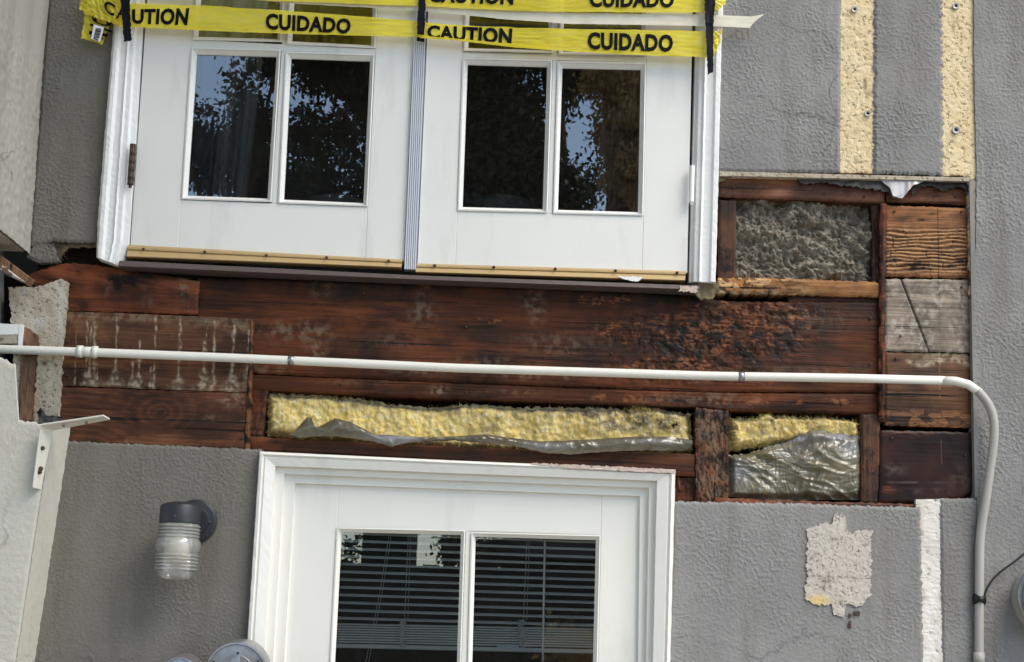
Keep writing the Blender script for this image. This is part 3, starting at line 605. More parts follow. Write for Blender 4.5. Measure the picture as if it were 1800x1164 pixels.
wood("board", [(1556, 619), (1706, 622)], [(1556, 748), (1709, 752)], .020, W_STAIN, r3, None, .05, .0026, 1, 43, label="brown board with a pale water stain, second lowest of the stack")
def r4(c):
    X, Y = c['X'], c['Y']
    fr = blobs(X, Y, [(1600, 762, 34, 5, .7), (1560, 860, 14, 6, .8), (1556, 885, 10, 5, .6)]) * ss(-.1, .15, vn(X * .04, Y * .3, 3))
    gl = blobs(X, Y, [(1566, 825, 24, 10, .5), (1690, 840, 20, 22, .35), (1630, 865, 36, 6, .4), (1600, 848, 60, 1.4, .6)]) * ss(-.3, .2, no(c, .05, 6)) + .4 * (np.abs(X - 1655) < .8) * ss(770, 775, Y) * ss(820, 810, Y)
    return [.35 * ss(-.1, .3, no(c, .015, 4)), fr, gl]
wood("board", [(1548, 756), (1712, 760)], [(1546, 884), (1612, 884), (1690, 876), (1713, 862)], .020, W_DARK, r4, None, .05, .0026, 1, 44, grain=.0001, label="smooth dark wet board, lowest of the stack")
box("stucco_panel", [(1612, 884), (1616, 878), (1719, 876), (1719, 884)], .010, .05, CONC, house, 0)
# paper and flashing under the cut
def scrap(name, top, bot, y, mat, seed, lift=.01, par=None, res=.004, edge=2.5):
    return relief(name, top, bot, y, mat, par or house, res, lambda c: lift * c['v'] * (.5 + vn(c['x'] * 30, c['z'] * 30, seed)) + .004 * vn(c['x'] * 60, c['z'] * 60, seed + 3), lambda c: [ss(.1, .4, vn(c['x'] * 40, c['z'] * 40, seed))], .002, edge, .16, seed, 'b')
scrap("building_paper", [(1264, 305), (1300, 307)], [(1264, 320), (1290, 310), (1300, 306)], .015, MUD, 3)
scrap("building_paper", [(1395, 307), (1570, 314)], [(1395, 311), (1412, 326), (1440, 320), (1470, 325), (1540, 334), (1570, 340)], .018, FELT, 5)
scrap("building_paper", [(1600, 316), (1702, 318)], [(1602, 344), (1618, 330), (1640, 328), (1656, 338), (1668, 333), (1690, 330), (1702, 340)], .016, HOLE, 7)
scrap("flashing_flap", [(1548, 312), (1622, 317)], [(1548, 316), (1564, 330), (1568, 347), (1586, 350), (1590, 343), (1606, 326), (1622, 320)], .008, FLASH, 9, .012, edge=1.5)
# the torn hole left of the double door
stucco([(62, 424), (92, 426)], [(46, 452), (72, 462), (104, 458)], 8, 2.5, mat=STUCCO_WARM, y=.004)
scrap("building_paper", [(92, 424), (172, 428)], [(100, 462), (120, 436), (172, 434)], .016, MUD, 15, .006)
relief("torn_recess", [(88, 424), (176, 428)], [(60, 484), (110, 462), (210, 470)], .07, VOID, house, .006, lambda c: .012 * fbm(c['x'] * 30, c['z'] * 30, 5), None, .03)
lath = thing("lath_wire", "rusty wire ends curling from the torn stucco hole", "wire")
for k in range(11):
    a = P(88 + 10 * random.random() + k * 2, 424 + random.random() * 20, .01); pts = [Vector(a)]
    dr = Vector((random.uniform(-.2, 1), random.uniform(-.6, .1), random.uniform(-.9, -.1))).normalized()
    for j in range(9):
        dr = (dr + Vector((random.uniform(-.4, .4), random.uniform(-.3, .2), random.uniform(-.35, .35)))).normalized(); pts.append(pts[-1] + dr * .0055)
    tube("wire", pts, .0007, RUST, lath, 5)

# ------------------------------------------------------------------ insulation
def fibres(name, src, n, ln, mat, parent, seed, rad=.0005):
    me = src.data; nv = len(me.vertices); co = np.empty(nv * 3, np.float32); me.vertices.foreach_get("co", co); co = co.reshape(-1, 3)
    r = np.random.default_rng(seed); ids = r.integers(0, nv, n); V = []; Fc = []
    for i in ids:
        p = co[i].astype(float); d = r.normal(size=3); d[1] = -abs(d[1]) * .6; d /= np.linalg.norm(d); s = np.cross(d, r.normal(size=3)); s /= np.linalg.norm(s) + 1e-9
        L = ln * (.4 + r.random()); b = len(V); q = p + d * L * .5 + r.normal(size=3) * L * .12; e = q + (d + r.normal(size=3) * .6) * L * .4
        V += [p - s * rad, p + s * rad, q + s * rad, q - s * rad, e]; Fc += [(b, b + 1, b + 2, b + 3), (b + 3, b + 2, b + 4)]
    o = link(name, mesh(name, V, Fc), mat, parent); o["kind"] = "stuff"; return o
def batt_h(seed, amp=.02):
    def f(c):
        x, z = c['x'], c['z']; big = .028 * fbm(x * 8, z * 6, seed, 3) ; bil = 1 - 2 * np.abs(fbm(x * 24, z * 24, seed + 5, 3))
        return amp * .5 * bil + big + .006 * fbm(x * 70, z * 70, seed + 9, 3) - .035 * (1 - ss(0, .028, c['ed'])) ** 2
    return f
i1 = thing("insulation_batt", "long yellow glass wool batt in the bay above the lower door", "insulation", "glass wool batts")
def b1_m(c):
    X, Y = c['X'], c['Y']; q = no(c, .05, 3)
    dirt = blobs(X, Y, [(1120, 745, 80, 18, 1.0), (1060, 728, 60, 12, .9), (800, 720, 30, 8, .6), (620, 705, 20, 16, .5), (860, 750, 20, 20, .45), (955, 735, 14, 24, .5), (1190, 745, 20, 18, .7), (900, 730, 60, 10, .4), (700, 712, 40, 10, .35), (520, 705, 40, 12, .3)]) * (.5 + ss(-.25, .3, q)) + 1.0 * ss(.022, .0, c['v'] * .09) * ss(-.3, .1, no(c, .04, 23))
    dark = blobs(X, Y, [(1182, 748, 13, 7, 1.2), (1160, 738, 14, 5, .7)]) * (.4 + ss(-.2, .2, no(c, .1, 7))) + .8 * ss(.47, .54, vn(X * .21, Y * .21, 11))
    return [dirt, ss(.15, .4, no(c, .08, 13)) * .6 + .6 * ss(.1, 0, c['v']), dark]
o = relief("glass_wool", [(470, 690), (560, 692), (620, 696), (690, 708), (740, 713), (850, 709), (930, 714), (1010, 714), (1110, 716), (1130, 712), (1215, 726)],
           [(468, 764), (620, 780), (900, 796), (1000, 796), (1130, 796), (1218, 792)], .045, FIB, i1, .0028, batt_h(3, .009), b1_m, .07, 2.5, .13, 3)
fibres("loose_fibres", o, 3500, .011, FIB, i1, 1)
o = relief("torn_clump", [(1108, 722), (1118, 709), (1128, 714), (1146, 722)], [(1108, 730), (1120, 738), (1136, 738), (1146, 730)], .022, FIB, i1, .0026, batt_h(12, .016), lambda c: [.8 + 0 * c['X'], 0 * c['X'], blobs(c['X'], c['Y'], [(1124, 732, 12, 5, .8)])], .02, 3, .2, 8)
fibres("loose_fibres", o, 400, .012, FIB, i1, 5)
i2 = thing("insulation_batt", "short yellow glass wool batt with torn top beside the rotten stud", "insulation", "glass wool batts")
def b2_m(c):
    X, Y = c['X'], c['Y']; q = no(c, .07, 5)
    return [blobs(X, Y, [(1352, 745, 20, 12, .9), (1310, 735, 14, 9, .7), (1400, 735, 60, 10, .55), (1450, 735, 20, 9, .4), (1340, 760, 12, 8, .6)]) * (.4 + ss(-.2, .3, q)), ss(.1, .35, no(c, .1, 15)) * .7, .3 * ss(.45, .55, vn(X * .2, Y * .2, 4))]
o = relief("glass_wool", [(1282, 730), (1330, 734), (1345, 722), (1354, 722), (1362, 730), (1440, 729), (1490, 736), (1516, 742)], [(1282, 790), (1400, 778), (1516, 772)], .040, FIB, i2, .0026, batt_h(8, .014), b2_m, .07, 3, .2, 6)
fibres("loose_fibres", o, 2200, .012, FIB, i2, 2)
# plastic facing of both batts
def foil_h(seed, amp=.012):
    def f(c):
        x, z = c['x'] + .02 * fbm(c['x'] * 7, c['z'] * 7, seed + 2, 2), c['z'] + .02 * fbm(c['x'] * 7, c['z'] * 7, seed + 4, 2); r = 0
        for k, (an, fa, fb, a) in enumerate(((.5, 5, 26, 1.0), (2.5, 5, 30, .9), (1.2, 8, 55, .45), (2.9, 9, 62, .42), (.2, 14, 90, .2), (1.9, 16, 110, .16))):
            p, q = x * math.cos(an) + z * math.sin(an), -x * math.sin(an) + z * math.cos(an); w_ = ss(-.25, .25, vn(x * 9, z * 9, seed + 50 + k))
            r = r + a * (.5 - np.abs(vn(p * fa, q * fb, seed + k * 3)) * 1.6) * (.15 + .85 * w_)
        return amp * 1.5 * r
    return f
o = relief("plastic_facing", [(1280, 800), (1310, 797), (1350, 786), (1390, 774), (1424, 756), (1450, 758), (1514, 766)], [(1282, 872), (1320, 876), (1400, 878), (1514, 878)], .030, FOIL, i2, .0022,
           lambda c: foil_h(4, .012)(c) + .03 * blobs(c['X'], c['Y'], [(1425, 765, 60, 14, .7), (1460, 810, 60, 40, .5)]) - .02 * (1 - ss(0, .02, c['ed'])),
           lambda c: [blobs(c['X'], c['Y'], [(1390, 772, 34, 5, .8), (1480, 768, 36, 7, .7), (1495, 795, 24, 16, .4), (1300, 830, 20, 16, .3)]), blobs(c['X'], c['Y'], [(1345, 866, 6, 8, .8), (1325, 850, 10, 14, .4), (1470, 820, 50, 26, .45), (1340, 805, 30, 14, .4)])], .0, 2, .15, 3, 't')
relief("plastic_facing", [(512, 764), (540, 734), (548, 734), (553, 750), (562, 750), (590, 736), (615, 742), (660, 764), (700, 766), (760, 769), (850, 764), (950, 776), (1020, 774), (1110, 768), (1180, 768), (1216, 774)],
       [(512, 768), (528, 770), (560, 767), (600, 768), (650, 775), (690, 786), (720, 778), (800, 775), (900, 784), (960, 797), (1000, 799), (1060, 795), (1120, 792), (1200, 793), (1216, 788)], .006, FOILD, i1, .0022,
       lambda c: foil_h(14, .006)(c) + .012 * np.sin(c['v'] * 3.1), lambda c: [blobs(c['X'], c['Y'], [(700, 772, 40, 8, .9), (660, 768, 20, 6, .6), (960, 786, 40, 6, .6), (1150, 776, 50, 4, .5)]), .25 + 0 * c['X']], .0, 1, .1, 3, 'b')
i3 = thing("blown_insulation", "lumpy grey blown insulation filling the upper right bay", "insulation")
def cell_h(c):
    x, z = c['x'], c['z']; w1 = .02 * fbm(x * 14, z * 14, 4, 2); f1, f2, i = worley((x + w1) * 42, (z + w1) * 48, 3); g1, g2, j = worley((x - w1) * 90, (z + w1) * 100, 8)
    return .034 * fbm(x * 10, z * 13, 2, 3) + .010 * (1 - f1) + .009 * (1 - g1) + .016 * fbm(x * 50, z * 62, 12, 4, .6) - .016
o = relief("fill", [(1292, 351), (1400, 355), (1534, 361)], [(1293, 492), (1400, 491), (1534, 496)], .055, CELL, i3, .0024, cell_h, lambda c: [.6 * ss(.0, .35, no(c, .02, 3)) * ss(380, 350, c['Y']) + blobs(c['X'], c['Y'], [(1330, 360, 30, 8, .5)]), .5 * ss(.1, .4, no(c, .06, 5)), .35 * ss(.25, .5, no(c, .07, 7))], .05, 1.5, .2, 4)
fibres("loose_fibres", o, 3000, .008, CELL, i3, 3, .0006)

# ------------------------------------------------------------------ left return wall, pier, mortar, post
lw = thing("return_wall", "cream stucco return wall at the upper left corner", "wall")
def side_wall(name, pc, z0, z1, ynear, mat, parent, seed, res=.008):
    """wall at right angles to the facade, its corner line given in photo pixels"""
    a, b = P(*pc[0]), P(*pc[1]); nv = max(2, int((z1 - z0) / res)); nu = max(2, int(-ynear / res))
    zz = np.linspace(z0, z1, nv)[:, None].repeat(nu, 1); yy = np.linspace(0.02, ynear, nu)[None].repeat(nv, 0)
    xx = a[0] + (b[0] - a[0]) * (zz - a[2]) / (b[2] - a[2]); hh = .004 * ss(-.2, .5, fbm(yy * 55, zz * 50, seed, 3)) + .002 * vn(yy * 110, zz * 100, seed + 4)
    V = np.stack([xx + hh, yy, zz], -1).reshape(-1, 3); ix = np.arange(nv * nu).reshape(nv, nu); q = np.stack([ix[:-1, :-1], ix[:-1, 1:], ix[1:, 1:], ix[1:, :-1]], -1).reshape(-1, 4)
    return link(name, mesh(name, V, q, True), mat, parent)
zb = float(P(50, 440)[2])
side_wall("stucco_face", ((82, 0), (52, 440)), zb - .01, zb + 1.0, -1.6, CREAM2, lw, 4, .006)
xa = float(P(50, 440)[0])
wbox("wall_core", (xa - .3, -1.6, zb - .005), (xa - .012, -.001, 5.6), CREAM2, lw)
lb = thing("lath_strip", "broken painted wood strip along the foot of the return wall", "wood strip")
box("strip", [(-30, 440), (-2, 446), (52, 486), (42, 498)], -.10, -.04, W_POST, lb, .004)
box("strip", [(-30, 458), (0, 462), (44, 496), (10, 480)], -.12, -.07, paint("peeling strip paint", srgb(205, 200, 190), .6, srgb(110, 84, 66), .5, .5), lb, .003)
pier = thing("stucco_pier", "cream stucco pier standing left of the lower door wall", "pier")
yf = -.17
def pier_build():
    # front face follows the photo edge; the side runs back to the facade
    relief("front_face", [(-420, 560), (0, 628), (27, 640), (33, 738), (62, 742), (92, 748)], [(-420, 1300), (-200, 1300), (-60, 1300), (-20, 1300), (8, 1300)], yf, CREAM, pier, .005, lambda c: h_stucco(c, .0018, 42, 31), None, .0, 3, .2, 3, 't')
    t, b = P(92, 748, yf), P(8, 1300, yf); t2, b2 = P(124, 752, 0), P(40, 1300, 0); n = 90; V = []
    k = 24
    for i in range(n):
        s = i / (n - 1); p = t + (b - t) * s; q = t2 + (b2 - t2) * s
        for j in range(k):
            r = p + (q - p) * j / (k - 1); r = r + np.array([.003 * float(vn(np.array(s * 60), np.array(j * .9), 3)), 0, 0]); V.append(r)
    link("side_face", mesh("side_face", V, [(i * k + j, i * k + j + 1, (i + 1) * k + j + 1, (i + 1) * k + j) for i in range(n - 1) for j in range(k - 1)], True), CREAM, pier)
    a = P(-420, 1300, yf); bb = P(8, 1300, yf); wbox("base", (a[0], yf, 0), (bb[0], 0, float(bb[2])), CREAM, pier)
pier_build()
mo = thing("mortar_slab", "broken grey mortar slab stuck at the left end of the opened framing", "mortar")
relief("slab", [(16, 505), (60, 505), (106, 491), (116, 496)], [(30, 744), (62, 744), (84, 744), (101, 742)], -.012, CONC, mo, .004, lambda c: .0022 * fbm(c['x'] * 40, c['z'] * 40, 3, 4) + .002 * vn(c['x'] * 18, c['z'] * 18, 7),
       lambda c: [blobs(c['X'], c['Y'], [(78, 638, 5, 5, 1.2), (80, 670, 6, 5, .5)]), .6 * blobs(c['X'], c['Y'], [(40, 512, 12, 8, .8), (70, 565, 14, 10, .7), (105, 560, 6, 60, .6)])], .05, 2.4, .1, 9)
po = thing("wood_post", "short split brown post end with white paint beside the mortar slab", "post")
relief("side", [(41, 572), (68, 590)], [(32, 742), (58, 738)], -.018, W_POST, po, .004, lambda c: .003 * vn(c['x'] * 90, c['z'] * 6, 3), lambda c: [.5 * ss(.1, .3, vn(c['X'] * .2, c['Y'] * .03, 3)), .3 * ss(600, 700, c['Y']), 0 * c['X']], .05, 2, .15, 5)
box("painted_front", [(-40, 566), (41, 571), (41, 588), (-40, 590)], -.020, -.0, TRIMW, po, .002); box("painted_front", [(33, 572), (42, 572), (38, 612), (31, 612)], -.0215, -.0, TRIMW, po, .001)
box("painted_front", [(-40, 588), (33, 588), (33, 604), (-40, 606)], -.018, -.0, CONC, po, .002)
# black scrap of paper and angle bracket
sp = thing("paper_scrap", "torn black paper scrap tucked above the white angle bracket", "paper")
relief("scrap", [(64, 724), (72, 716), (80, 730), (108, 732)], [(70, 742), (80, 746), (96, 742), (112, 736)], -.06, FELT, sp, .003, lambda c: .012 * fbm(c['x'] * 40, c['z'] * 40, 3), None, .001, 1.5, .2, 3)
br = thing("angle_bracket", "white painted steel angle bracket screwed to the pier corner", "bracket")
def plate(name, quad, ys, th, mat, par):
    a = np.array([P(q[0], q[1], y) for q, y in zip(quad, ys)]); nrm = np.cross(a[1] - a[0], a[3] - a[0]); nrm /= np.linalg.norm(nrm)
    bm = bmesh.new(); v = [bm.verts.new(p) for p in np.r_[a, a + nrm * th]]
    for f in ((0, 3, 2, 1), (4, 5, 6, 7), (0, 1, 5, 4), (1, 2, 6, 5), (2, 3, 7, 6), (3, 0, 4, 7)): bm.faces.new([v[i] for i in f])
    bmesh.ops.bevel(bm, geom=list(bm.edges), offset=.0008, segments=1, affect='EDGES'); return bmobj(name, bm, mat, par)
plate("horizontal_leg", [(72, 748), (182, 732), (193, 738), (94, 757)], [-.21, -.24, -.20, -.17], .005, BRKT, br)
plate("vertical_leg", [(72, 748), (94, 755), (72, 861), (58, 857)], [-.205, -.172, -.172, -.205], .005, BRKT, br)
def screw(px, py, y, r, par, mat=STEEL, ax=(0, -1, 0), name="screw"):
    c = P(px, py, y); lathe(name, [(0, r), (.002, r * .95), (.0035, r * .6), (.004, 0)], tuple(c), ax, mat, par, 14)
for a in ((75, 788), (72, 824), (70, 830)): screw(a[0], a[1], -.192, .006, br, RUST)
for a in ((112, 748), (152, 743)): screw(a[0], a[1], -.206, .0045, br, STEEL, (0, -.3, -1))

# ------------------------------------------------------------------ upper double door
uf = thing("door_frame", "white flaking casing and worn dark sill around the upper double door", "door frame")
cp = [(0, .03), (0, -.022), (.10, -.030), (.22, -.030), (.30, -.018), (.52, -.018), (.55, -.024), (.60, -.018), (.74, -.018), (.80, -.006), (.96, -.004), (1, .0), (1, .04)]
profile("casing", [(208, -60), (203, 50), (189, 220), (175, 400), (173, 456)], [(259, -60), (252, 50), (241, 240), (228, 432), (214, 470)], cp, TRIMW, uf, 90, .0016, 3)
cpr = [(0, .04), (0, .0), (.08, -.004), (.16, -.016), (.30, -.018), (.36, -.026), (.44, -.018), (.72, -.022), (.80, -.030), (.95, -.030), (1, -.022), (1, .03)]
profile("casing", [(1224, -60), (1222, 100), (1216, 320), (1211, 497)], [(1272, -60), (1266, 100), (1261, 320), (1256, 500)], cpr, TRIMW, uf, 90, .0012, 5)
profile("sill", [(213, 460), (730, 486), (1228, 504)], [(212, 473), (730, 496), (1226, 514)], [(0, .06), (0, -.012), (.15, -.022), (.9, -.028), (1, -.022), (1, .06)], SILL, uf, 80, .0012, 7)
scrap("rotten_end", [(1216, 500), (1264, 496)], [(1216, 514), (1232, 527), (1252, 526), (1264, 514)], -.006, MUD, 19, .01, uf, .003)
relief("peeled_end", [(1196, 502), (1226, 504)], [(1194, 512), (1226, 514)], -.030, PEEL, uf, .003, lambda c: .002 * fbm(c['x'] * 90, c['z'] * 90, 4), None, .004, 2.5, .3, 5)

def lineint(v, hL):
    """point where a near-vertical line v crosses a near-horizontal line hL"""
    (x0, y0), (x1, y1) = v; (a0, b0), (a1, b1) = hL; y = b0
    for _ in range(6):
        x = x0 + (x1 - x0) * (y - y0) / (y1 - y0); y = b0 + (b1 - b0) * (x - a0) / (a1 - a0)
    return (x, y)
def bead(pane_px, y0, depth, wpx, par, mat):
    """sloped glazing bead around a pane: four mitred strips with a small step"""
    tl, tr, brr, bl = [np.array(p, float) for p in pane_px]; c = (tl + tr + brr + bl) / 4
    def off(p, k): return p + np.sign(p - c) * k
    prof = [(wpx, -.003), (wpx * .72, -.004), (wpx * .6, .001), (wpx * .25, depth * .45), (.0, depth * .75), (0, depth)]
    V = []; Fc = []; n = len(prof)
    for p in (tl, tr, brr, bl):
        for k, d in prof: V.append(P(*off(p, k), y0) + np.array([0, d, 0]))
    for i in range(4):
        for j in range(n - 1): a, b = i * n, ((i + 1) % 4) * n; Fc.append((a + j, b + j, b + j + 1, a + j + 1))
    return link("glazing_bead", mesh("glazing_bead", V, Fc), mat, par)
def leaf(root, L, H, panes, y0, th, mat, wpx=9, gm=None):
    """L: near-vertical lines left to right (leaf edge, pane sides..., leaf edge); H: near-horizontal lines top to bottom, rails between odd gaps"""
    q = lambda v0, v1, h0, h1: [lineint(v0, h0), lineint(v1, h0), lineint(v1, h1), lineint(v0, h1)]
    box("stile", q(L[0], L[1], H[0], H[-1]), y0, y0 + th, mat, root); box("stile", q(L[4], L[5], H[0], H[-1]), y0, y0 + th, mat, root)
    for k in range(0, len(H) - 1, 2): box("rail" if k in (0, len(H) - 2) else "muntin", q(L[1], L[4], H[k], H[k + 1]), y0 + .0006, y0 + th, mat, root)
    for k in range(1, len(H) - 2, 2): box("muntin", q(L[2], L[3], H[k], H[k + 1]), y0 + .001, y0 + th, mat, root)
    for pp in panes:
        a = np.array([P(p[0], p[1], y0 + .016) for p in pp]); ex = (a - a.mean(0)) * 1.03 + a.mean(0)
        g = link("pane", mesh("pane", ex, [(0, 3, 2, 1)]), gm or GLASS, root); bead(pp, y0, .016, wpx, g, mat)
def down(p, q, y):      # extend the line p->q to height y
    return (p[0] + (q[0] - p[0]) * (y - p[1]) / (q[1] - p[1]), y)
def vl(p, q, y0=-260, y1=480): return (down(p, q, y0), down(p, q, y1))
d1 = thing("french_door", "left leaf of the upper white double door with the rusty hinge", "door", "upper double door leaves")
pA = [(345, 93), (485, 97), (469, 347), (328, 342)]; pB = [(511, 100), (650, 105), (638, 355), (498, 349)]
L1 = [vl((255, 50), (229, 430)), vl((336, 93), (319, 342)), vl((494, 97), (478, 347)), vl((502, 100), (489, 349)), vl((659, 105), (647, 355)), vl((726, 100), (710, 470))]
# upper row of panes shares the side lines
def up_pane(a, b, y_bot_l, y_bot_r, y_top):
    l0, l1 = (a, b); return [down(*l0, y_top), down(*l1, y_top), (down(*l1, y_bot_r)), (down(*l0, y_bot_l))]
uA = up_pane((pA[0], pA[3]), (pA[1], pA[2]), 62, 66, -190); uB = up_pane((pB[0], pB[3]), (pB[1], pB[2]), 70, 77, -190)
H1 = [((250, -300), (740, -290)), ((250, -202), (740, -192)), ((330, 69), (660, 86)), ((330, 84), (660, 96)), ((318, 351), (648, 364)), ((228, 434), (712, 459))]
leaf(d1, L1, H1, [pA, pB, uA, uB], -.004, .044, DOORW)
d2 = thing("french_door", "right leaf of the upper white double door with the white painted hinge", "door", "upper double door leaves")
pC = [(822, 111), (962, 115), (954, 366), (813, 362)]; pD = [(989, 117), (1127, 120), (1122, 371), (981, 367)]
L2 = [vl((749, 100), (733, 478)), vl((813, 111), (804, 362)), vl((971, 115), (963, 366)), vl((980, 117), (972, 367)), vl((1136, 120), (1131, 371)), vl((1217, 60), (1208, 480))]
uC = up_pane((pC[0], pC[3]), (pC[1], pC[2]), 82, 86, -190); uD = up_pane((pD[0], pD[3]), (pD[1], pD[2]), 88, 90, -190)
H2 = [((745, -290), (1220, -285)), ((745, -195), (1220, -190)), ((800, 91), (1140, 99)), ((800, 101), (1140, 111)), ((800, 370), (1140, 380)), ((732, 464), (1210, 480))]
leaf(d2, L2, H2, [pC, pD, uC, uD], -.004, .044, DOORW)
# fluted astragal on the right leaf, sweeps, hinges
fl = [(0, .02), (0, -.010)]
for k in range(6): fl += [(k / 6 + .02, -.014), (k / 6 + .12, -.014), (k / 6 + .145, -.009)]
fl += [(1, -.012), (1, .02)]
profile("astragal", [(733, -260), (727, 100), (711, 475)], [(753, -260), (748, 100), (732, 476)], fl, ALU, d2, 30)
swp = [(0, .02), (0, -.010), (.2, -.013), (.36, -.013), (.4, -.009), (.46, -.009), (.5, -.012), (.95, -.018), (1, -.016), (1, .02)]
profile("door_sweep", [(227, 432), (708, 458)], [(225, 454), (706, 473)], swp, SWEEP, d1, 50, .0006, 3)
profile("door_sweep", [(733, 465), (1205, 478)], [(731, 481), (1203, 496)], swp, SWEEP, d2, 50, .0006, 5)
for x, y in ((252, 438), (360, 443), (468, 449), (574, 453), (683, 459)): screw(x, y, -.0165, .0042, d1, RUST)
for x, y in ((764, 467), (868, 470), (976, 473), (1082, 476), (1190, 480)): screw(x, y, -.0165, .0042, d2, HOLE)
def hinge(a, b, mat, par, r):
    a, b = P(*a, -.024), P(*b, -.024); d = b - a
    h = tube("hinge", [a, a + d * .02, a + d * .5, b - d * .02, b], r, mat, par, 14)
    for k in range(1, 5 if mat is RUST else 1): c = a + d * k / 5; tube("knuckle", [c - d * .085, c + d * .085], r * 1.03, mat, h, 14)
    tube("pin", [b, b + d * .07], r * .55, mat, h, 10)
hinge((234, 254), (229, 325), RUST, d1, .0085); hinge((1217, 292), (1215, 356), TRIMW, d2, .0070)
# peeled paint flake on the right sweep
relief("paint_flake", [(1085, 486), (1130, 487)], [(1094, 489), (1108, 494), (1124, 494)], -.020, TRIMW, d2, .003, None, None, .001, 1.5, .2, 3)

# ------------------------------------------------------------------ lower door
lf = thing("door_frame", "white stepped casing around the lower door", "door frame")
cl = [(0, .03), (0, -.018), (.06, -.026), (.22, -.028), (.30, -.020), (.36, -.020), (.42, -.024), (1, -.016), (1, .03)]
def dn(p, q): return down(p, q, 2450)
OL, OL2 = (458, 795), (436, 1135); IL, IL2 = (485, 820), (465, 1164); OR, OR2 = (1186, 827), (1177, 1164); IR, IR2 = (1154, 846), (1147, 1164)
profile("casing", [OL, OL2, dn(OL, OL2)], [IL, IL2, dn(IL, IL2)], cl, TRIM2, lf, 160, .0010, 9)
profile("casing", [OR, OR2, dn(OR, OR2)], [IR, IR2, dn(IR, IR2)], cl, TRIM2, lf, 160, .0010, 11)
profile("head_casing", [OL, (800, 811), OR], [IL, (800, 833), IR], cl, TRIM2, lf, 60, .0010, 13)
jp = [(0, .03), (0, .004), (.42, .004), (.45, .022), (.95, .022), (1, .05), (1, .09)]
JL, JL2 = (518, 849), (499, 1164); JR, JR2 = (1125, 872), (1122, 1164)
profile("jamb", [IL, IL2, dn(IL, IL2)], [JL, JL2, dn(JL, JL2)], jp, TRIM2, lf, 60); profile("jamb", [IR, IR2, dn(IR, IR2)], [JR, JR2, dn(JR, JR2)], jp, TRIM2, lf, 60)
profile("head_jamb", [IL, IR], [JL, JR], jp, TRIM2, lf, 30)
relief("peeled_top", [(935, 814), (1060, 819), (1186, 826)], [(935, 816), (1000, 823), (1100, 828), (1186, 832)], -.0285, PEEL, lf, .003, lambda c: .0015 * fbm(c['x'] * 60, c['z'] * 60, 3), None, .004, 1.6, .2, 3)
d3 = thing("glazed_door", "white lower door with two tall panes and a half raised blind", "door")
YD = .035; BOT = 2300
pE = [(600, 935), (810, 940), down((810, 940), (803, 1164), 1900), down((600, 935), (588, 1164), 1900)]
pG = [(836, 943), (1048, 949), down((1048, 949), (1043, 1164), 1900), down((836, 943), (830, 1164), 1900)]
vlow = lambda p, q: (down(p, q, 800), down(p, q, 2400))
L3 = [vlow((515, 849), (496, 1164)), vlow((592, 935), (580, 1164)), vlow((818, 940), (811, 1164)), vlow((828, 943), (822, 1164)), vlow((1056, 949), (1051, 1164)), vlow((1129, 872), (1126, 1164))]
H3 = [((515, 845), (1129, 868)), ((592, 927), (1056, 941)), ((592, 1908), (1056, 1908)), ((515, 2400), (1129, 2400))]
leaf(d3, L3, H3, [pE, pG], YD, .030, TRIM2, 8, GLASS2)

# ------------------------------------------------------------------ blind behind the lower panes
bl = thing("venetian_blind", "white venetian blind half raised behind the lower door panes", "blind")
YB = YD + .042
def slat(y_l, y_r, mesh_cache={}, tilt=.12, w_=.024):
    a, b = P(586, y_l, YB), P(1064, y_r, YB); V = []; n = 5
    for p in (a, b):
        for j in range(n):
            t = j / (n - 1) - .5; V.append((p[0], p[1] + t * w_, p[2] + t * w_ * tilt - .004 * (4 * t * t - 1) * .6))
    for p in (a, b):
        for j in range(n):
            t = j / (n - 1) - .5; V.append((p[0], p[1] + t * w_, p[2] + t * w_ * tilt - .004 * (4 * t * t - 1) * .6 - .0016))
    Fc = [(j, j + 1, n + j + 1, n + j) for j in range(n - 1)] + [(2 * n + j, 3 * n + j, 3 * n + j + 1, 2 * n + j + 1) for j in range(n - 1)]
    Fc += [(0, n, 3 * n, 2 * n), (n - 1, 3 * n - 1, 4 * n - 1, 2 * n - 1)]
    return link("slat", mesh("slat", V, Fc, False), SLAT, bl)
box("head_rail", [(586, 906), (1064, 922), (1064, 950), (586, 934)], YB - .014, YB + .014, SLAT, bl)
for k in range(12): slat(940 + k * 13.6 - 4, 957 + k * 13.3 - 4, w_=.013, tilt=.45 + .06 * vn(np.array(k * 1.3), np.array(.5), 4))
for k in range(8):
    e = random.uniform(-.8, .8); yy = 1095 + k * 4.4
    plate("slat", [(586 + e, yy), (1064 + e, yy + 10), (1064 + e, yy + 12.7), (586 + e, yy + 2.7)], [YB - .008 + e * .004, YB - .008 - e * .004, YB - .011 - e * .004, YB - .011 + e * .004], .003, SLAT, bl)
profile_b = box("bottom_rail", [(584, 1131), (1064, 1142), (1064, 1150), (584, 1139)], YB - .018, YB + .012, SLAT, bl, .003)
for x in (714, 923):
    dx = 9 if x == 714 else 10
    tube("ladder_cord", [P(x + 4, 930, YB - .015), P(x - 3, 1090, YB - .015)], .0007, CORD, bl, 6); tube("ladder_cord", [P(x + 8, 930, YB + .013), P(x + 3, 1090, YB + .013)], .0006, CORD, bl, 6)
    pts = []
    for k in range(90): pts.append(P(x - 6 + 7 * math.sin(k * 1.9) + random.uniform(-2, 2), 1090 + k * .54 + 3 * math.sin(k * .83), YB - .019 - .003 * math.sin(k * 2.7)))
    tube("tangled_cord", pts, .0009, CORD, bl, 5)
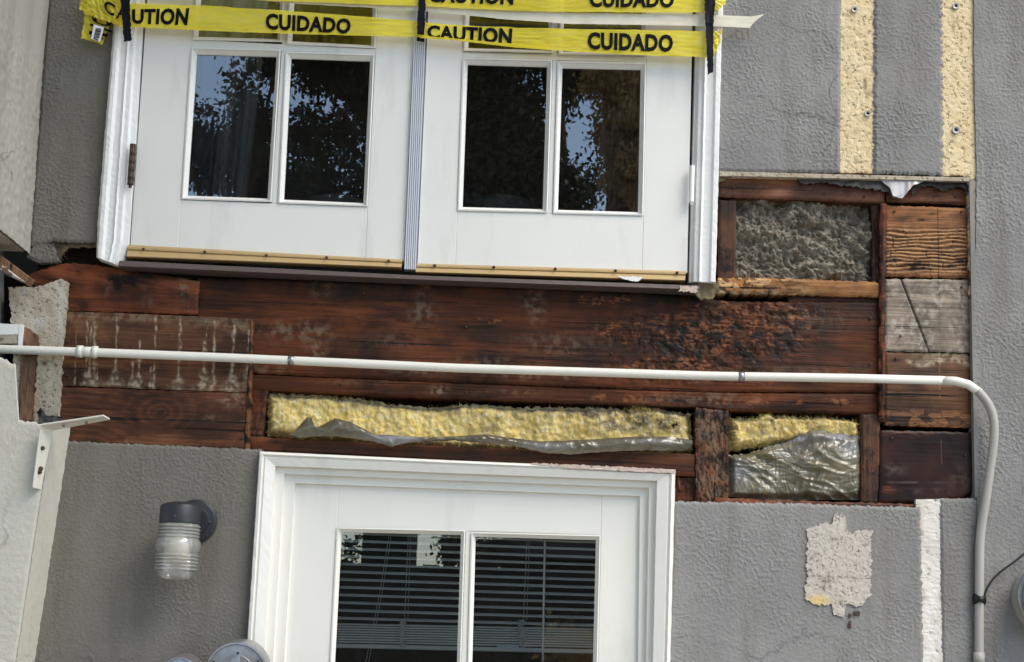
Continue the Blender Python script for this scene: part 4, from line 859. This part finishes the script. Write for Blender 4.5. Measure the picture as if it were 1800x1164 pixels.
tube("pull_cord", [P(688, 940, YB - .018), P(672, 1040, YB - .018), P(648, 1164, YB - .018), P(640, 1240, YB - .018)], .0007, CORD, bl, 6); tube("pull_cord", [P(684, 940, YB - .02), P(668, 1040, YB - .02), P(643, 1164, YB - .02), P(635, 1240, YB - .02)], .0007, CORD, bl, 6)
tube("tilt_wand", [P(958, 946, YB - .02), P(954, 1164, YB - .02), P(952, 1300, YB - .02)], .0032, SLAT, bl, 8)
wl = box("warning_label", [(874, 1133), (912, 1135), (912, 1143), (874, 1141)], YB - .0186, YB - .0182, STICK, bl, 0)

# ------------------------------------------------------------------ things inside the upper room
cu = thing("curtain", "grey curtain panel hanging behind the leftmost upper pane", "curtain")
def drape(par, x0, x1, y, mat, waves, amp, name="fabric"):
    a = P(x0, 500, y); b = P(x1, 500, y); zt_ = float(P(400, -400, y)[2]); zb_ = float(a[2]); V = []; n = 80
    for z in (zb_, zt_):
        for k in range(n): t = k / (n - 1); V.append((a[0] + (b[0] - a[0]) * t + (z - zb_) * .03, y + amp * math.sin(t * waves * 6.28) + amp * .4 * math.sin(t * waves * 14.1 + 1), z))
    link(name, mesh(name, V, [(k, k + 1, n + k + 1, n + k) for k in range(n - 1)], True), mat, par)
drape(cu, 285, 420, .22, CURT, 3, .02)
cu2 = thing("curtain", "brownish sheer curtain behind the rightmost upper pane", "curtain")
drape(cu2, 1040, 1190, .22, SHEER, 5, .014)
def cushion(px, label):
    t = thing("cushion", label, "cushion"); c = P(px, 378, .32); bm = bmesh.new(); bmesh.ops.create_uvsphere(bm, u_segments=32, v_segments=16, radius=1)
    for v in bm.verts: v.co = Vector((c[0] + v.co.x * .13, .32 + v.co.y * .12, c[2] + v.co.z * (.055 if abs(v.co.z) > .2 else .05)))
    bmobj("pad", bm, CUSH, t, True)
cushion(590, "pale rounded cushion low behind the second upper pane"); cushion(880, "pale rounded cushion low behind the third upper pane")

# ------------------------------------------------------------------ conduit along the wall
pp = thing("conduit_pipe", "long white painted conduit crossing the opened wall and bending down at right", "pipe")
def yp(x): return -.035
run = [(-200, 606), (0, 614), (150, 619), (400, 629), (800, 647), (1250, 661), (1500, 665), (1660, 669)]
tube("straight_run", [P(x, y, -.035) for x, y in run], .0118, PIPEW, pp, 24)
bend = [(1655, 669, -.035), (1680, 670, -.036), (1702, 676, -.038), (1722, 690, -.040)]
tube("straight_run", [P(*b) for b in bend], .0118, PIPEW, pp, 24)
bend2 = [(1718, 687, -.040), (1734, 704, -.041), (1744, 724, -.042), (1748, 745, -.042), (1747, 775, -.038), (1741, 820, -.030), (1731, 890, -.022), (1725, 925, -.016), (1722, 960, -.014), (1721, 1164, -.014), (1720, 1400, -.014)]
def smooth(pts, n=60):
    a = np.array([P(*b) for b in pts]); d = np.r_[0, np.cumsum(np.linalg.norm(np.diff(a, axis=0), axis=1))]; t = np.linspace(0, d[-1], n * 3)
    b = np.stack([np.interp(t, d, a[:, i]) for i in range(3)], 1)
    for _ in range(6): b[1:-1] = (b[:-2] + b[1:-1] * 2 + b[2:]) / 4
    return b
tube("down_run", smooth(bend2), .0119, PIPEG, pp, 24)
def band(px, py, wpx, r, mat, name="band"):
    a = P(px - wpx / 2, py - .02 * wpx, -.035); b = P(px + wpx / 2, py + .02 * wpx, -.035); tube(name, [a, b], r, mat, pp, 24)
band(153, 618.5, 30, .0137, PIPEW, "coupling"); band(141, 618, 9, .0163, PIPEW, "coupling"); band(167, 619, 9, .0163, PIPEW, "coupling")
band(512, 634, 11, .0124, ZINC); band(1303, 662, 11, .0124, ZINC)
c = P(1721, 1155, -.014); tube("coupling", [c + np.array([0, 0, -.02]), c + np.array([0, 0, .012])], .0145, PIPEG, pp, 24); 
cab = thing("cable", "thin black cable curving from the zip tie to the round meter", "cable")
def spl(pts, y): return smooth([(x, y_, y) for x, y_ in pts], 30)
tube("wire", spl([(1729, 1052), (1734, 1036), (1745, 1018), (1760, 1004), (1780, 990), (1800, 974), (1840, 940)], -.022), .0028, BLACK, cab, 10)
zt_ = thing("zip_tie", "black zip tie holding the cable to the grey downpipe", "zip tie")
tube("strap", [P(1712, 1053, -.014), P(1731, 1054, -.014)], .0142, BLACK, zt_, 18).scale = (1, 1, 1)
tube("head", [P(1721, 1050, -.030), P(1728, 1058, -.030)], .005, BLACK, zt_, 8)
mt = thing("electric_meter", "round grey meter housing with bright rim at the right edge", "meter")
c = P(1838, 1052, -.0); ce = (float(c[0]), 0.0, float(c[2]))
lathe("housing", [(0, .092), (.055, .092), (.06, .088), (.06, .08)], ce, (0, -1, 0), PIPEG, mt, 56)
lathe("rim", [(.052, .0935), (.058, .096), (.064, .095), (.068, .09), (.066, .084)], ce, (0, -1, 0), ZINC, mt, 56)
lathe("glass_dome", [(.058, .084), (.10, .080), (.118, .066), (.124, .03), (.125, 0)], ce, (0, -1, 0), GLASS, mt, 48)
lathe("dial_face", [(.059, 0), (.0595, .083)], ce, (0, -1, 0), STICK, mt, 40)
# round metal housings at the bottom edge
def disc(px, py, y, r, label, full=True):
    t = thing("metal_housing", label, "housing", "round zinc housings"); c = P(px, py, y); o = tuple(c)
    lathe("drum", [(-.11, r * .96), (0, r), (.004, r * .985), (.005, r * .93), (.002, r * .9), (.006, r * .60), (.010, r * .58), (.012, r * .3), (.012, 0)], o, (0.05, -1, -.1), ZINC, t, 56)
    if full:
        for s, dy in ((-1, 42), (1, 40)): screw(px + s * 43, py - 18, y - .004, .011, t, BLACK, (s * .5, -.8, .2), "rubber_knob")
        p = P(px + 2, py - 30, y - .014); q = P(px - 8, py + 12, y - .016)
        plate("lever", [(px - 3, py - 42), (px + 8, py - 40), (px + 4, py - 8), (px - 14, py - 10)], [y - .013, y - .013, y - .017, y - .017], .003, ZINC, t)
        screw(px + 3, py - 36, y - .016, .003, t, HOLE)
    return t
disc(415, 1184, -.16, .078, "round zinc housing with a lever and black knobs at the bottom edge")
disc(314, 1192, -.15, .052, "smaller plain zinc housing left of the one with the lever", False)

# ------------------------------------------------------------------ wall lamp
lp = thing("wall_lamp", "dark grey wall lamp with a ribbed clear jar glass", "wall lamp")
c = P(344, 917, 0); c = (float(c[0]), 0.0, float(c[2]))
lathe("base_plate", [(0, .058), (.008, .058), (.014, .052), (.016, .040), (.022, .036), (.024, 0)], c, (0, -1, 0), LAMPM, lp, 48)
j = P(317, 905, -.105); zc = float(j[2]); jx = float(j[0])
tube("arm", [(c[0], -.01, c[2] + .012), (c[0] - .004, -.04, c[2] + .016), ((c[0] + jx) / 2 - .004, -.075, zc + .004), (jx, -.105, zc + .004)], .021, LAMPM, lp, 20)
lathe("cap", [(-.024, .050), (-.022, .0525), (.018, .0525), (.024, .049), (.030, .036), (.033, .018), (.033, 0)], (jx, -.105, zc), (0, 0, 1), LAMPM, lp, 48)
jar = [(-.012, .044), (-.024, .050)]
for k in range(4): jar += [(-.026 - k * .0085, .051), (-.029 - k * .0085, .0545), (-.032 - k * .0085, .0545), (-.0345 - k * .0085, .051)]
jar += [(-.062, .052), (-.068, .0565), (-.080, .058), (-.092, .056), (-.098, .053)]
for k in range(5): jar += [(-.100 - k * .0088, .052), (-.103 - k * .0088, .0565), (-.106 - k * .0088, .0565), (-.1085 - k * .0088, .052)]
jar += [(-.146, .049), (-.156, .046), (-.163, .038), (-.166, .02), (-.166, 0)]
lathe("jar_glass", jar, (jx, -.105, zc), (0, 0, 1), JAR, lp, 48)
lathe("bulb", [(-.02, .014), (-.05, .016), (-.075, .028), (-.095, .030), (-.115, .022), (-.124, 0)], (jx, -.105, zc), (0, 0, 1), simple("frosted bulb", srgb(225, 222, 212), .5, 0, .05), lp, 24)
for a in ((306, 908, -.155), (367, 918, -.018)): screw(a[0], a[1], a[2], .005, lp, LAMPM)

# ------------------------------------------------------------------ tapes
def tape_y(px, base, seed, amp=.004):
    px = np.asarray(px, float); return base + amp * vn(px * .012, px * 0 + seed, seed)
def tape(root, top, bot, base, mat, seed=1, wr=.003, edge=.5, amp=.004, res=.004):
    def h(c): return -(tape_y(c['X'], 0, seed, amp)) + wr * vn(c['X'] * .03, c['Y'] * .28, seed + 3)
    return relief("strip", top, bot, base, mat, root, res, h, None, .0, edge, .05, seed, 'tb')
def word(root, txt, quad, base, seed, amp=.004, name="lettering", mat=INKM, squeeze=True, bold=.045):
    cu_ = bpy.data.curves.new("lettering", 'FONT'); cu_.body = txt; cu_.offset = bold; cu_.resolution_u = 3; cu_.fill_mode = 'FRONT'; cu_.space_character = 1.06
    ob = bpy.data.objects.new("lettering", cu_); COL.objects.link(ob); bpy.context.view_layer.update()
    me = bpy.data.meshes.new_from_object(ob.evaluated_get(bpy.context.evaluated_depsgraph_get())); bpy.data.objects.remove(ob)
    co = np.empty(len(me.vertices) * 3, np.float32); me.vertices.foreach_get("co", co); co = co.reshape(-1, 3).astype(float)
    lo, hi = co.min(0), co.max(0); s = (co[:, 0] - lo[0]) / (hi[0] - lo[0]); t = (co[:, 1] - lo[1]) / (hi[1] - lo[1])
    q = np.array(quad, float); pt = (q[0] * (1 - s[:, None]) + q[1] * s[:, None]) * t[:, None] + (q[3] * (1 - s[:, None]) + q[2] * s[:, None]) * (1 - t[:, None])
    W = P(pt[:, 0], pt[:, 1], tape_y(pt[:, 0], base, seed, amp) - .0022)
    me.vertices.foreach_set("co", W.astype(np.float32).ravel()); me.update()
    o = link(name, me, mat, root); return o
t1 = thing("caution_tape", "yellow caution tape, lower run across the double door", "tape")
B = -.045
tape(t1, [(205, 4), (240, 6), (360, 10), (518, 20), (640, 29), (735, 38)], [(205, 46), (240, 48), (360, 54), (490, 59), (640, 63), (738, 65)], B, TAPE, 1)
tape(t1, [(736, 37), (750, 40), (850, 47), (966, 50), (1100, 52), (1246, 55)], [(736, 65), (750, 66), (900, 78), (966, 88), (1100, 96), (1246, 101)], B, TAPE, 2)
word(t1, "UTION", [(232, 16), (333, 14), (329, 45), (232, 42)], B, 1)
word(t1, "CUIDADO", [(467, 23), (618, 33), (615, 60), (467, 52)], B, 1)
word(t1, "CAUTION", [(751, 44), (901, 50), (899, 79), (751, 68)], B, 2)
word(t1, "CUIDADO", [(1033, 56), (1184, 61), (1182, 92), (1033, 87)], B, 2)
o = relief("folded_edge", [(738, 62), (800, 68), (900, 77), (966, 82)], [(738, 67), (800, 71), (900, 83), (966, 88)], B - .006, TAPE, t1, .004, None, None, 0, .4)
def crinkle(root, top, bot, base, seed, mat=TAPE, amp=.008, res=.003, edge=2.5):
    return relief("crumpled_end", top, bot, base, mat, root, res, lambda c: amp * (1 - np.abs(vn(c['x'] * 60 + c['z'] * 20, c['z'] * 60, seed)) * 2.2) + .006 * vn(c['x'] * 30, c['z'] * 30, seed + 2), None, 0, edge, .2, seed)
crinkle(t1, [(144, -30), (180, -34), (226, -20)], [(140, 16), (152, 26), (190, 40), (222, 47)], B - .012, 5)
crinkle(t1, [(150, 24), (197, 38)], [(143, 68), (160, 73), (172, 75), (180, 80), (190, 52)], B - .002, 6, amp=.004, edge=1)
crinkle(t1, [(1244, 54), (1262, 56), (1268, 52)], [(1244, 101), (1254, 99), (1264, 80)], B - .004, 8)
word(t1, "C", [(182, -1), (203, 8), (200, 30), (184, 21)], B - .024, 1, bold=.03); word(t1, "A", [(210, 9), (222, 12), (222, 32), (203, 33)], B - .024, 1, bold=.03)
word(t1, "U", [(160, 27), (198, 36), (194, 49), (164, 40)], B - .010, 1, bold=.03)
for q in ([(159, 41), (198, 54), (197, 58), (158, 45)], [(157, 54), (190, 60), (189, 65), (156, 59)], [(157, 56), (182, 68), (181, 70), (157, 60)]): box("lettering", q, B - .0115, B - .011, INKM, t1, 0)
sk = box("barcode_label", [(165, 43), (183, 48), (176, 74), (160, 68)], B - .0150, B - .0145, STICK, t1, 0)
for k in range(9): box("barcode_bar", [(168.5 - k * .45, 49 + k * 1.9), (178.2 - k * .45, 51 + k * 1.9), (178 - k * .45, 51.9 + k * 1.9 + .3 * (k % 3)), (168.3 - k * .45, 49.9 + k * 1.9 + .3 * (k % 3))], B - .0158, B - .0154, INKM, sk, 0)
box("barcode_bar", [(164.5, 66), (173, 70), (172.7, 72), (164.2, 68)], B - .0158, B - .0154, INKM, sk, 0)
t2 = thing("caution_tape", "yellow caution tape, upper run at the very top of the doors", "tape")
tape(t2, [(205, -70), (480, -52), (737, -36)], [(205, -20), (300, -6), (520, 3), (737, 11)], B - .003, TAPE, 4)
tape(t2, [(736, -36), (1000, -28), (1250, -26)], [(736, 11), (860, 17), (966, 21), (1100, 22), (1250, 22)], B - .003, TAPE, 5)
word(t2, "CAUTION", [(756, -22), (904, -20), (902, 9), (753, 4)], B - .003, 5); word(t2, "CUIDADO", [(1037, -16), (1186, -15), (1184, 14), (1036, 13)], B - .003, 5)
crinkle(t2, [(1246, -30), (1276, -30)], [(1246, 24), (1258, 22), (1275, 8)], B - .006, 9)
t3 = thing("masking_tape", "cream masking tape stretched under the upper caution tape, torn end on stucco", "tape")
tape(t3, [(380, -12), (520, 1), (640, 7), (737, 10), (800, 14), (900, 17), (1000, 22), (1200, 25), (1270, 27), (1320, 29), (1344, 25)], [(380, -8), (520, 7), (640, 13), (737, 19), (800, 25), (900, 35), (1000, 42), (1200, 45), (1270, 47), (1318, 49), (1326, 38)], B + .006, MASK, 6, .001, .3)
def blk(top, bot, base, label, seed):
    t = thing("black_tape", label, "tape", "black tape strips"); relief("strip", top, bot, base, BLKTAPE, t, .003, lambda c: .003 * vn(c['x'] * 20, c['z'] * 14, seed) + .0012 * vn(c['x'] * 120, c['z'] * 30, seed + 2), None, .0006, 1.2, .2, seed)
blk([(208, -50), (226, -50)], [(218, 74), (224, 72), (231, 71)], B - .03, "black tape strip pinning the caution tape at the left casing", 3)
blk([(737, -50), (750, -50)], [(733, 60), (746, 62)], B - .012, "black tape strip over the caution tape at the meeting stiles", 4)
relief("strip", [(733, 60), (746, 62)], [(732, 72), (746, 74)], B + .006, BLKTAPE, bpy.data.objects["black_tape.001"], .003, None, None, .0006)
blk([(1236, -50), (1262, -50)], [(1240, 40), (1254, 42)], B - .018, "black tape strip with a hanging tail at the right casing", 5)
relief("strip", [(1240, 38), (1254, 40)], [(1244, 131), (1249, 129), (1254, 127)], B - .016, BLKTAPE, bpy.data.objects["black_tape.002"], .003, lambda c: .004 * vn(c['x'] * 20, c['z'] * 14, 8), None, .0006, 1, .2, 8)

# ------------------------------------------------------------------ the garden across the yard, mirrored in the panes, plus unseen trees added for shade
def tree(label, base, height, crown, n, leafm, seed, ls=.07, trunk=.16):
    t = thing("tree", label, "tree", "trees across the yard"); r = np.random.default_rng(seed); b = np.array(base, float)
    pts = [b + np.array([.12 * math.sin(k * .9 + seed), .1 * math.cos(k * .7), height * k / 10]) for k in range(11)]
    tk = tube("trunk", pts, trunk, BARK, t, 12, taper=[trunk * (1 - .075 * k) for k in range(11)])
    V = []; Fc = []; cen = []
    for ci, (cx, cy, cz, rx, ry, rz, cnt) in enumerate(crown):
        for _ in range(cnt):
            d = r.normal(size=3); d /= np.linalg.norm(d); cen.append(np.array([cx, cy, cz]) + d * np.array([rx, ry, rz]) * r.random() ** .36)
        s = pts[min(10, max(2, int((cz - b[2]) / height * 10 - 2)))]
        for q in r.choice(len(cen), 3): tube("limb", [s, (s + cen[q]) / 2 + np.array([0, 0, .15]), cen[q]], .03, BARK, t, 7, taper=[.05, .03, .012])
    cen = np.array(cen); per = n // len(cen)
    for c_ in cen:
        off = r.normal(size=(per, 3)) * np.array([.11, .16, .075]) * ls / .07; dirs = r.normal(size=(per, 3)); dirs[:, 2] -= .6; dirs /= np.linalg.norm(dirs, axis=1)[:, None]
        sd_ = np.cross(dirs, r.normal(size=(per, 3))); sd_ /= np.linalg.norm(sd_, axis=1)[:, None] + 1e-9; L = ls * (.6 + .8 * r.random(per))[:, None]; p = c_ + off; bI = len(V)
        V += np.stack([p, p + dirs * L * .5 + sd_ * L * .28, p + dirs * L, p + dirs * L * .5 - sd_ * L * .28], 1).reshape(-1, 3).tolist()
        Fc += [(bI + 4 * i, bI + 4 * i + 1, bI + 4 * i + 2, bI + 4 * i + 3) for i in range(per)]
    link("crown", mesh("crown", V, Fc), leafm, t)
YT = 13.0
def cl_(px, py, rx, rz, cnt, dy=0): q = mirror(px, py, YT + dy); return (q[0], q[1], q[2], rx, .9, rz, cnt)
g = mirror(985, 700, YT)
tree("large dark leafy tree mirrored in the middle upper panes", (g[0], -YT, 0), 9.0, [cl_(860, 240, .62, .85, 120), cl_(880, 90, .9, .5, 70), cl_(640, 150, .22, .45, 26), cl_(600, 112, .55, .10, 26), cl_(545, 118, .2, .10, 10), cl_(540, 320, .28, .26, 26), cl_(545, 235, .18, .12, 10), cl_(600, 240, .2, .10, 8), cl_(700, 240, .35, .5, 40), cl_(760, 20, 1.8, .3, 70), cl_(900, 345, .7, .3, 44), cl_(1000, 140, .22, .28, 22), cl_(635, 335, .12, .14, 9), cl_(1000, 345, .25, .25, 18)], 46000, LEAF, 3, .085)
g = mirror(440, 400, YT); tree("smaller dark tree mirrored in the leftmost upper pane", (g[0], -YT, 0), 7.0, [cl_(455, 225, .16, .2, 16), cl_(435, 300, .25, .22, 20), cl_(470, 110, .14, .14, 8), cl_(350, 260, .4, .5, 40), cl_(465, 325, .2, .16, 12), cl_(440, 170, .08, .1, 4)], 12000, LEAF, 4)
g = mirror(1100, 400, YT - 2); tree("brownish tree with sunlight put into its leaf colour, mirrored in the rightmost upper pane", (g[0], -YT + 2, 0), 8.5, [cl_(1110, 210, .32, .8, 70, -2), cl_(1080, 120, .3, .25, 24, -2), cl_(1110, 340, .3, .4, 34, -2), cl_(1200, 100, .5, .9, 60, -2)], 26000, LEAFB, 5, .06, .24)
tree("added unseen tall broad tree cutting the light from the left", (-6.2, -7.5, 0), 9.0, [(-6.2, -7.5, 6.5, 2.4, 2.6, 3.0, 120), (-5.2, -5.5, 5.0, 1.6, 1.5, 2.0, 60), (-2.5, -8.5, 10.5, 2.6, 2.4, 1.6, 90), (0.5, -9, 11.5, 2.2, 2.0, 1.4, 70)], 30000, LEAF, 8, .22, .3)  # out-of-view tree added to block sky light from left and front
g = mirror(760, 1000, 9.0); tree("low leafy shrub tree behind the garden fence", (g[0], -9.0 - 1, 0), 2.9, [(*mirror(800, 962, 10), .05, .3, .10, 8), (*mirror(860, 968, 10), .12, .4, .10, 12), (*mirror(618, 962, 10), .02, .2, .12, 2)], 2600, LEAF, 6, .05, .05)
g = mirror(1010, 1120, 7.0); tree("leafy garden shrub mirrored low in the lower door's right pane", (g[0], g[1], 0), 1.75, [(*mirror(1010, 1130, 7.0), .12, .2, .10, 10), (*mirror(1030, 1200, 7.0), .25, .3, .2, 16)], 1700, LEAFB, 7, .06, .012)
fn = thing("garden_fence", "dark board fence across the yard mirrored in the lower door", "fence")
fm = simple("fence board", srgb(44, 40, 36), .85, 0, .4, 8)
zf = float(mirror(700, 992, 9.0)[2])
b0 = wbox("board", (0, -.01, 0), (.147, .012, 1), fm, fn, .004)
for k in range(84):
    o = b0 if k == 0 else b0.copy()
    if k: COL.objects.link(o)
    o.location = (-6 + k * .1475, -9.0, 0); o.scale = (1, 1, zf * (1 + .004 * math.sin(k * 2.3)))
nh = thing("neighbour_house", "brick neighbour house with dark roof mirrored in the lower door's right pane", "house")
q0 = mirror(930, 935, 10.5); wl_ = simple("brown brick wall", srgb(124, 84, 70), .9, 0, .4, 20); rf = simple("roof shingle", srgb(52, 46, 44), .9, 0, .4, 16)
wbox("wall", (q0[0], -15.5, 0), (q0[0] + 6, -10.5, q0[2] - .25), wl_, nh)
link("roof", mesh("roof", [(q0[0] - .25, -10.2, q0[2] - .26), (q0[0] + 6.3, -10.2, q0[2] - .26), (q0[0] + 6.3, -13, q0[2] + 1.6), (q0[0] - .25, -13, q0[2] + 1.6), (q0[0] - .25, -15.8, q0[2] - .26), (q0[0] + 6.3, -15.8, q0[2] - .26)], [(0, 1, 2, 3), (3, 2, 5, 4), (0, 3, 4), (1, 5, 2)]), rf, nh)
sh_ = thing("garden_shed", "dark garden shed mirrored in the lower door's left pane", "shed")
qa, qb = mirror(637, 935, 10.0), mirror(718, 935, 10.0); sm = simple("shed board", srgb(40, 40, 42), .9, 0, .3, 8)
wbox("wall", (qa[0], -11.5, 0), (qb[0], -10.0, qa[2] + .1), sm, sh_)
link("roof", mesh("roof", [(qa[0] - .02, -9.95, qa[2] + .1), (qb[0] + .02, -9.95, qa[2] + .1), (qb[0] + .02, -10.75, qa[2] + .5), (qa[0] - .02, -10.75, qa[2] + .5), (qa[0] - .02, -11.55, qa[2] + .1), (qb[0] + .02, -11.55, qa[2] + .1)], [(0, 1, 2, 3), (3, 2, 5, 4), (0, 3, 4), (1, 5, 2)]), rf, sh_)
tree("added unseen tree shading the left half of the house front", (-2.9, -2.5, 0), 7.6, [(.5, -2.5, 6.5, 1.2, .8, .8, 80), (-.9, -2.3, 6.3, 1.0, .8, .7, 50), (-2.4, -2.2, 5.6, .9, .9, 1.4, 60), (-3.0, -2.8, 3.6, .8, .9, .9, 40)], 30000, LEAF, 9, .12, .16)  # out-of-view tree added to dim the left part of the wall
# nail heads
for x, y, d in ((140, 475, .016), (330, 540, .016), (120, 600, .006), (430, 600, .006), (118, 660, .006), (428, 700, .008), (126, 760, .008), (425, 770, .008), (640, 515, .028), (820, 575, .028), (997, 617, .028), (1075, 622, .028), (1240, 540, .028), (1400, 560, .028), (1530, 560, .028), (1530, 640, .028), (1480, 710, .032), (820, 690, .032), (600, 676, .032), (1572, 372, .018), (1690, 372, .018), (1583, 591, .018), (1690, 505, .018), (1575, 630, .018), (1692, 740, .018), (1568, 770, .018), (1696, 800, .018), (1290, 330, .024), (1520, 345, .024), (1680, 345, .026)):
    screw(x, y, d, .0034, house, RUST, (0, -1, 0), "nail_head")
# flakes of old red paint below the bare patch
for x, y, a, b in ((1494, 1098, 2.2, 6), (1506, 1078, 5, 3), (1494, 1082, 2, 3)):
    relief("paint_flake", [(x - a, y - b), (x + a, y - b)], [(x - a, y + b), (x + a, y + b)], -.005, RUST, house, .002, None, None, .004, 1.5, .3, int(x + y))
